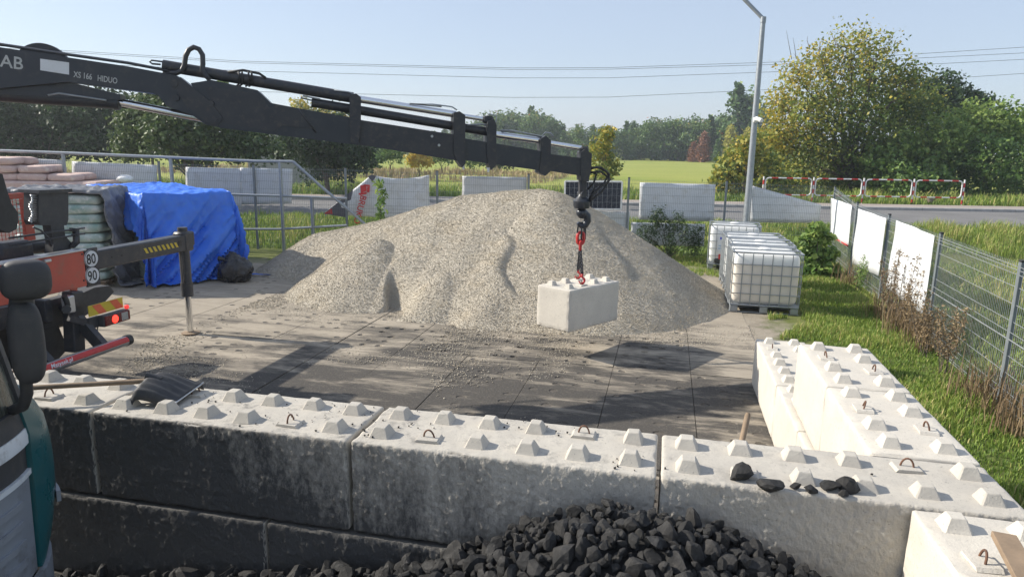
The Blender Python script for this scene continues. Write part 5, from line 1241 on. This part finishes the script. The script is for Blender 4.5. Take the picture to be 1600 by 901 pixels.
def tree(name, label, base, clumps, size, m, r0=.12, cat='tree', group=None, twigs=0, split=.35, up=.3, aspect=.62, hollow=.35):
    t = thing(name, label, cat, base, 0, group)
    inv = np.array(base); me = leaf_mesh('crown', [((c[0]-inv[0], c[1]-inv[1], c[2]-inv[2]), r_, n, t_) for c, r_, n, t_ in clumps], size, m, up, aspect, hollow)
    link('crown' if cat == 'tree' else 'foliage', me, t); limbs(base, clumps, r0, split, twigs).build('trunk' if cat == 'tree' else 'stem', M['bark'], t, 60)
    return t
def cl(dist, *a, jit=1.5, mul=1.0):      # clumps from sightings: (u, v, radius px, leaves, tint)
    out = []
    for (u, v, r_, n, t_) in a:
        k = r_*dist/FPX; out.append((onD(u, v, dist+rnd.uniform(-jit, jit)), (k, k, k*.9), int(n*mul), t_))
    return out
def gb(u, v, dist): p = onD(u, v, dist); return (p[0], p[1], terr(p[0], p[1]))
# big autumn maple beyond the road
D_ = 41
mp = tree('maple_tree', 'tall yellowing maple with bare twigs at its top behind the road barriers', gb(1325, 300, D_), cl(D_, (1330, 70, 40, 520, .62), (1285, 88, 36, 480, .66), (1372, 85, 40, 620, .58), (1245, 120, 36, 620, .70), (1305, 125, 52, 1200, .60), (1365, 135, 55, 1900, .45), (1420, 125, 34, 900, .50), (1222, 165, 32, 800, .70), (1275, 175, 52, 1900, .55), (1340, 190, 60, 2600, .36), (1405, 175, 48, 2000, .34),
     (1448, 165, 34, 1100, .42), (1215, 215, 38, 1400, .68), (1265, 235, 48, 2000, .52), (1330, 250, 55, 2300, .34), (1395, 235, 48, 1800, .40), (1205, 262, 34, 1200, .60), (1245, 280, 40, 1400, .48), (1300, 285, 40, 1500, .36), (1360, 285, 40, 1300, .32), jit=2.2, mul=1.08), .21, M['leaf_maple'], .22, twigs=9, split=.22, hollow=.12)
tw = MB()
for k in range(30):
    u0, v0 = rnd.uniform(1235, 1400), rnd.uniform(70, 130); p0 = Vector(onD(u0, v0, D_+rnd.uniform(-1.5, 1.5))); p1 = Vector(onD(u0+rnd.uniform(-14, 16)+(u0-1320)*.12, v0-rnd.uniform(18, 46), D_+rnd.uniform(-1.5, 1.5))); tw.tube([p0, p0.lerp(p1, .55)+Vector((rnd.uniform(-.08, .08), 0, .05)), p1], [.022, .015, .006], 4)
tw.build('bare_twigs', M['bark'], mp, 60)
tree('dark_tree', 'dark green tree rising behind the maple at its right', gb(1480, 290, 47), cl(47, (1470, 140, 30, 1300, .45), (1505, 160, 32, 1500, .5), (1440, 175, 40, 1700, .35), (1500, 200, 45, 1800, .4), (1535, 165, 18, 500, .5), (1450, 230, 40, 1200, .35)), .28, M['leaf_dark'], .2)
tree('broadleaf_shrub', 'big leafy shrub behind the middle road barriers', gb(1400, 305, 38.5), cl(38.5, (1375, 255, 32, 1500, 0.65), (1410, 235, 34, 1700, 0.70), (1440, 262, 36, 1700, 0.60), (1365, 288, 26, 900, 0.50), (1415, 285, 34, 1200, 0.50), (1465, 285, 30, 1000, 0.50)), .25, M['leaf_green'], .08, 'shrub')
tree('hedge_shrub', 'tall green hedge shrub at the right edge above the road', gb(1530, 305, 40), cl(40, (1480, 215, 36, 1900, 0.72), (1520, 195, 40, 2100, 0.76), (1570, 200, 42, 2200, 0.70), (1610, 205, 45, 1800, 0.70), (1500, 250, 40, 1700, 0.55), (1555, 250, 45, 1900, 0.50), (1605, 260, 45, 1400, 0.55), (1520, 290, 32, 900, 0.50), (1580, 292, 34, 900, 0.55), jit=2), .24, M['leaf_green'], .1, 'shrub')
tree('young_shrub', 'light green shrub between the lamp post and the meadow', gb(1160, 305, 37), cl(37, (1172, 232, 26, 900, .6), (1150, 255, 28, 1100, .55), (1185, 262, 34, 1300, .5), (1130, 282, 24, 800, .6), (1165, 292, 30, 900, .45), (1205, 290, 30, 900, .5)), .24, M['leaf_maple'], .07, 'shrub')
# left side: dark hedge, leafy bush, dark trees
tree('dark_hedge', 'long dark hedge behind the left railing under the crane boom', gb(70, 262, 36), cl(36, *[(u, 178+8*math.sin(u*.07)+rnd.uniform(-5, 5), 36, 2100, .42) for u in range(-70, 200, 33)], *[(u, 222, 34, 1300, .35) for u in range(-60, 210, 38)], jit=1), .20, M['leaf_dark'], .1, 'hedge')
tree('leafy_bush', 'glossy leafy bush behind the left railing below the boom knuckle', gb(300, 262, 27), cl(27, (215, 190, 30, 1500, .84), (205, 222, 34, 1500, .82), (250, 165, 30, 1200, .77), (262, 205, 40, 2300, .77), (310, 205, 42, 2300, .70), (355, 215, 40, 2000, .67), (300, 235, 40, 1200, .62), (395, 225, 34, 1400, .64), (232, 160, 22, 500, .82)), .17, M['leaf_dark'], .07, 'bush')
tree('dark_tree', 'dark tree behind the back fence under the outer boom', gb(510, 275, 33), cl(33, (470, 215, 40, 2200, .35), (520, 215, 42, 2400, .32), (560, 228, 34, 1800, .36), (500, 248, 40, 1700, .3), (545, 250, 34, 1300, .3), (440, 235, 26, 900, .35)), .19, M['leaf_dark'], .12)
tree('yellowing_tree', 'tree top showing above the outer boom behind the dark tree', gb(480, 275, 55), cl(55, (470, 168, 18, 420, .75), (500, 178, 20, 500, .7), (530, 185, 18, 400, .7), (490, 200, 30, 900, .6)), .26, M['leaf_maple'], .12)
tree('yellowing_tree', 'small tree top above the inner boom at the left', gb(235, 262, 40), cl(40, (232, 152, 13, 320, .5), (250, 160, 12, 260, .45), (215, 165, 14, 300, .45), (350, 128, 8, 120, .6)), .2, M['leaf_green'], .08)
tree('young_tree', 'slim yellow green young tree just behind the crane tip', gb(942, 288, 30), cl(30, (950, 207, 13, 260, .66), (943, 225, 18, 480, .62), (938, 245, 22, 650, .56), (950, 262, 22, 600, .52), (936, 272, 20, 420, .5)), .15, M['leaf_maple'], .05)
for (u, v, r_, n, tint, dist, mk, lab) in ((655, 247, 15, 420, .95, 48, 'leaf_maple', 'yellow green bush on the meadow under the boom'), (610, 238, 17, 520, .5, 58, 'leaf_green', 'small orchard tree left of the yellow green bush'), (690, 240, 18, 520, .45, 60, 'leaf_green', 'small orchard tree right of the yellow green bush'),
                                           (572, 245, 20, 620, .4, 52, 'leaf_green', 'green bush beside the dark tree on the meadow'), (735, 245, 18, 520, .45, 64, 'leaf_green', 'dense bush behind the first extension of the boom'), (780, 250, 20, 620, .35, 66, 'leaf_dark', 'dark bush at the meadow edge under the second extension')):
    tree('meadow_bush', lab, gb(u, v+r_+8, dist), cl(dist, (u, v, r_, n, tint), (u+r_*.8, v+4, r_*.7, n//2, tint), (u-r_*.8, v+3, r_*.7, n//2, tint), jit=.5), .25, M[mk], .05, 'bush', 'bushes on the meadow')
# far wood
def far_proto(kind_, m):
    if kind_ == 0: c = [((rnd.uniform(-2, 2), rnd.uniform(-2, 2), z), (2.4, 2.4, 1.9), 260, .35+.02*z+rnd.uniform(-.08, .08)) for z in (1, 2, 3, 4, 5, 6, 7, 8, 9)]
    elif kind_ == 1: c = [((0, 0, z), (w, w, 1.5), 260, .35+rnd.uniform(-.1, .12)) for z, w in ((.9, 2.6), (2, 2.8), (3.5, 3.0), (5, 2.8), (6.5, 2.4), (8, 1.9), (9.3, 1.2))]
    else: c = [((rnd.uniform(-.6, .6), rnd.uniform(-.6, .6), z), (w, w, 1.2), 200, .22+rnd.uniform(-.06, .1)) for z, w in ((.9, 1.8), (2, 1.9), (3.4, 2.1), (4.8, 2.0), (6.2, 1.8), (7.6, 1.5), (8.8, 1.0), (9.8, .6))]
    me = leaf_mesh('crown', c, .62, m, .25, .7, .25); tb = limbs((0, 0, 0), c, .16, .3).mesh('trunk', M['bark'], 60); return me, tb
protos = [far_proto(0, M['leaf_far']), far_proto(1, M['leaf_far']), far_proto(2, M['leaf_far']), far_proto(0, M['leaf_far']), far_proto(1, M['leaf_russet']), far_proto(1, M['leaf_yellow'])]
def far_tree(u, vtop, dist, k, lab, grp='trees of the far wood'):
    x, y, z = gb(u, 252, dist); zt = onD(u, vtop, dist)[2]; h = max(3, zt-z)
    t = thing('wood_tree', lab, 'tree', (x, y, z), rnd.uniform(0, 6.28), grp)
    s_ = h/10.6; w_ = s_*rnd.uniform(.95, 1.25)
    for nm, me in zip(('crown', 'trunk'), protos[k]): o = link(nm, me, t); o.scale = (w_, w_, s_)
prof = [(560, 205), (640, 212), (700, 205), (735, 192), (765, 180), (800, 173), (830, 172), (858, 180), (880, 196), (905, 198), (930, 200), (960, 200), (985, 192), (1010, 190), (1035, 186), (1060, 188), (1085, 180), (1105, 182), (1125, 178), (1190, 200), (1260, 200), (1700, 200)]
def ptop(u): return float(np.interp(u, [a for a, _ in prof], [c for _, c in prof]))
for i in range(44):
    u = 560+i*15.2+rnd.uniform(-4, 4); d = rnd.uniform(132, 140)+(8 if 690 < u < 880 else 0)
    far_tree(u, ptop(u)+rnd.uniform(-3, 11), d, rnd.choice([0, 1, 3, 2, 0, 3]), 'front row tree of the far wood, '+('under the outer boom' if u < 700 else 'in the high hump behind the boom extensions' if u < 890 else 'behind the crane tip and the young tree' if u < 1000 else 'above the large pale sheet' if u < 1120 else 'behind the lamp post'))
for i in range(34):
    u = 560+i*20+rnd.uniform(-6, 6); far_tree(u, ptop(u)+rnd.uniform(-5, 5), rnd.uniform(146, 160), rnd.choice([0, 1, 3, 2]), 'second row tree of the far wood, top showing '+('under the outer boom' if u < 700 else 'behind the boom extensions' if u < 890 else 'near the crane tip' if u < 1000 else 'left of the lamp post' if u < 1150 else 'behind the maple'))
far_tree(1150, 133, 128, 2, 'tall dark pine towering over the far wood left of the lamp post'); far_tree(1163, 140, 129, 3, 'broad dark tree beside the tall pine of the far wood')
far_tree(1098, 206, 124, 4, 'russet brown tree in the far wood'); far_tree(1082, 222, 126, 4, 'lower russet tree left of the brown one in the far wood'); far_tree(1138, 196, 122, 5, 'yellow topped tree right of the russet one'); far_tree(1165, 200, 120, 5, 'yellow topped tree close to the lamp post')
far_tree(1120, 218, 120, 1, 'green tree between the russet and the yellow one')
for i in range(7): u = 60+i*62; far_tree(u, 186+rnd.uniform(-8, 10), 95+rnd.uniform(-6, 6), rnd.choice([0, 1, 3]), 'tree far behind the dark hedge at the left')
# bushes inside the fence
tree('twiggy_bush', 'dark twiggy bush at the foot of the back fence right of the heap', tuple(qp(1045, 396, -.55)*np.array((1, 1, 0))), [(tuple(qp(u, v, -.55)+np.array((0, rnd.uniform(-.3, .2), 0))), (.20, .22, .34), 420, .32) for u, v in ((1005, 365), (1022, 350), (1020, 378), (1045, 360), (1048, 380), (1070, 362), (1090, 368), (1085, 382), (1030, 340), (1060, 345))], .07, M['leaf_dark'], .03, 'bush', twigs=9, split=.05, aspect=.35)
vb = onZ(1275, 432, 0)
tree('vine_bush', 'broad leaved green climber at the fence corner beside the tanks', tuple(vb), [(tuple(onP(u, v, vb, (0, 1, 0))+np.array((0, rnd.uniform(-.2, .2), 0))), r_, 170, t_) for u, v, r_, t_ in ((1275, 358, .20, .7), (1262, 375, .2, .6), (1290, 372, .22, .75), (1270, 395, .26, .55), (1295, 398, .24, .6), (1278, 420, .28, .5), (1300, 425, .24, .45), (1258, 430, .2, .4))], .15, M['leaf_green'], .03, 'bush', split=.05, aspect=.85)
lb = onP(594, 335, (0, 15.2, 0), (-RD, 1, 0))
tree('laurel_plant', 'upright glossy green plant in front of the printed banner', (lb[0], lb[1], 0), [((lb[0]+rnd.uniform(-.06, .06), lb[1], lb[2]-.1+.18*k), (.15, .15, .14), 26, .6) for k in range(6)], .16, M['leaf_green'], .02, 'plant', split=.3, aspect=.42)
for k, (u, v) in enumerate(((1085, 400), (1060, 398), (1110, 398))):
    p = onZ(u, v, 0); tree('weed_plant', ('low leafy weed before the twiggy bush, middle', 'low leafy weed before the twiggy bush, left', 'low leafy weed next to the labelled tank')[k], tuple(p), [((p[0], p[1], .10), (.22, .2, .09), 60, .8)], .10, M['leaf_green'], .008, 'plant', 'small weeds by the back fence')
# blades
def blades(name, P, h, w, m, tint, lean=.35, segs=2):
    n = len(P); a = rg.uniform(0, 2*np.pi, n); dx = np.stack([np.cos(a), np.sin(a), np.zeros(n)], 1); px = np.stack([-np.sin(a), np.cos(a), np.zeros(n)], 1)
    h = h[:, None]; l_ = (lean*rg.uniform(.2, 1.4, n))[:, None]; up = np.array((0, 0, 1.0)); w = w[:, None] if hasattr(w, '__len__') else w
    m0, m1 = P-px*w*.5, P+px*w*.5; mid = P+up*h*.62+dx*h*l_*.35; tip = P+up*h*(1-.25*l_)+dx*h*l_
    V = np.stack([m0, m1, mid+px*w*.4, tip, mid-px*w*.4], 1).reshape(-1, 3)
    o = np.arange(n)[:, None]*5; F = np.concatenate([o+np.array([[0, 1, 2]]), o+np.array([[0, 2, 4]]), o+np.array([[4, 2, 3]])])
    return np_mesh(name, V, F, m, np.concatenate([tint]*3))
tv = np.vectorize(terr)
def field(n, fx, keep, hfun, wd, name, label, m, tb, lean=.4):
    X, Y = fx(n); k = keep(X, Y); X, Y = X[k], Y[k]; P = np.stack([X, Y, tv(X, Y)-.005], 1); cl_ = fbm(X, Y, 1.1, 55, 4)
    h = hfun(X, Y, cl_)*rg.uniform(.55, 1.3, len(X)); t_ = np.clip(tb+.5*cl_+rg.normal(size=len(X))*.22, 0, 1)
    kind(tag(link(name, blades(name, P, h, wd*rg.uniform(.6, 1.4, len(X)), m, t_, lean)), label, 'grass'), 'stuff')
U = rg.uniform
field(105000, lambda n: (1.85+2.75*U(0, 1, n), -1.0+18*U(0, 1, n)**1.25), lambda X, Y: (fbm(X, Y, 1.6, 44, 4) > -.16-.5*np.clip(X-2.3, -.5, 1)) & (Y < 16.9+RD*X-.9) & ~((Y > 9.4) & (X < 2.5) & (Y < 13)), lambda X, Y, c: .05+.15*np.clip(c+.30, 0, 1), .011, 'lawn_grass', 'green grass strip between the right wall and the fence', M['grass'], .60)
field(9000, lambda n: (U(-1.2, 2.4, n), U(12.6, 16.2, n)), lambda X, Y: (fbm(X, Y, 1.2, 48, 4) > .02), lambda X, Y, c: .07+.1*np.clip(c+.3, 0, 1), .012, 'patchy_grass', 'patchy grass around the tank set apart', M['grass'], .62)
field(60000, lambda n: (U(4.4, 13, n), U(2, 25, n)), lambda X, Y: (qq(X, Y) < 21.0), lambda X, Y, c: .16+.34*np.clip(c+.3, 0, 1), .016, 'rough_grass', 'rough grass and weeds outside the right fence', M['grass'], .66, .5)
def qf(x0, x1, q0, q1):
    def f(n): X = U(x0, x1, n); return X, U(q0, q1, n)+RD*X
    return f
field(52000, qf(-24, 6, 16.2, 21.1), lambda X, Y: X < 4.5, lambda X, Y, c: .14+.25*np.clip(c+.3, 0, 1), .022, 'verge_grass', 'grass verge between the back fence and the road', M['grass'], .58)
field(42000, qf(-34, 34, 29.8, 36), lambda X, Y: X > -60, lambda X, Y, c: .22+.45*np.clip(c+.3, 0, 1), .045, 'far_verge_grass', 'tall weeds along the far side of the road', M['grass'], .52)
field(8000, qf(-42, -8, 44, 66), lambda X, Y: fbm(X, Y, .25, 81, 3) > -.05, lambda X, Y, c:   .3+.45*np.clip(c+.3, 0, 1), .07, 'dry_meadow_grass', 'pale dry tall grass on the meadow under the boom', M['drystalk'], .98)
# weeds grown through the right fence
n = 3400; ty = rg.random(n); Y = 4.2+9.2*ty**1.1; X = 3.92+.03*(Y-5)+rg.normal(size=n)*.20; k = fbm(X*.4, Y, .9, 61, 3) > -.15; X, Y = X[k], Y[k]
P = np.stack([X, Y, np.zeros(len(X))], 1); h = rg.uniform(.12, .75, len(X))*rg.uniform(.5, 1.1, len(X))
kind(tag(link('dry_weeds', blades('dry_weeds', P, h, rg.uniform(.006, .016, len(X)), M['drystalk'], np.clip(rg.normal(size=len(X))*.2+.45, 0, 1), .45)), 'brown withered weeds grown into the right fence', 'weeds'), 'stuff')
def tall_weed(x, y, h, lab, mk, tint):
    t = thing('tall_weed', lab, 'weed', (x, y, 0), 0, 'tall weeds at the right fence'); b = MB(); cs_ = []
    for k in range(rnd.randint(5, 8)):
        d = Vector((rnd.gauss(0, .12), rnd.gauss(0, .22), 1)).normalized(); hh = h*rnd.uniform(.6, 1.05); p0 = Vector((x+rnd.uniform(-.08, .08), y+rnd.uniform(-.12, .12), 0)); p1 = p0+d*hh; b.tube([p0, p0.lerp(p1, .55)+Vector((rnd.uniform(-.03, .03), 0, 0)), p1], [.006, .005, .002], 5)
        for q in range(5): cs_.append((tuple(p0.lerp(p1, .35+.14*q)-Vector((x, y, 0))), (.07, .09, .08), 26, tint))
    b.build('stem', M['bark'], t, 60); link('foliage', leaf_mesh('foliage', cs_, .045, M[mk], .2, .4), t)
for (x, y, h, lab, mk, tint) in ((3.95, 9.1, 1.55, 'tallest weed climbing over the nearest white sheet', 'drystalk', .35), (3.98, 9.9, 1.45, 'tall weed at the far edge of the nearest white sheet', 'drystalk', .4), (3.9, 8.5, 1.2, 'brown weed clump at the post beside the nearest white sheet', 'drystalk', .5), (3.85, 7.4, 1.1, 'withered weed in the open mesh panel, farther one', 'drystalk', .45),
                                 (3.82, 6.6, 1.0, 'withered weed in the open mesh panel, nearer one', 'drystalk', .55), (4.05, 12.2, .95, 'green weed below the middle white sheet', 'leaf_green', .6), (4.3, 6.0, 1.0, 'yellowish green weed behind the nearest fence panel', 'leaf_green', .9)):
    tall_weed(x, y, h, lab, mk, tint)
# shed glimpsed between the trees
p = gb(452, 262, 44); sh = thing('grey_shed', 'pale grey shed wall glimpsed between the dark trees', 'building', p, R(12)); b = MB(); b.box((0, 0, 1.6), (3.6, 4, 3.2)); b.build('wall', M['kerb'], sh, world=False)
b = MB(); b.prism([(-2.0, -2.2, 3.2), (2.0, -2.2, 3.2), (0, -2.2, 3.9)], (0, 4.4, 0)); b.build('roof', M['galv'], sh, world=False)

# ================================================================== AIR
hz_b = MB(); hz_b.box((0, 0, 11.0), (4600, 4600, 25.0)); hzo = hz_b.build('haze', None); kind(hzo, 'stuff'); tag(hzo, 'thin bluish autumn haze over the whole place', 'haze')
hm_ = bpy.data.materials.new('thin haze'); hm_.use_nodes = True; ht = hm_.node_tree; ht.nodes.clear(); ho = ht.nodes.new('ShaderNodeOutputMaterial'); pv = ht.nodes.new('ShaderNodeVolumePrincipled')
pv.inputs['Color'].default_value = (.86, .92, 1.0, 1); pv.inputs['Density'].default_value = .0010; pv.inputs['Anisotropy'].default_value = .35; ht.links.new(pv.outputs[0], ho.inputs['Volume']); hzo.data.materials.append(hm_)
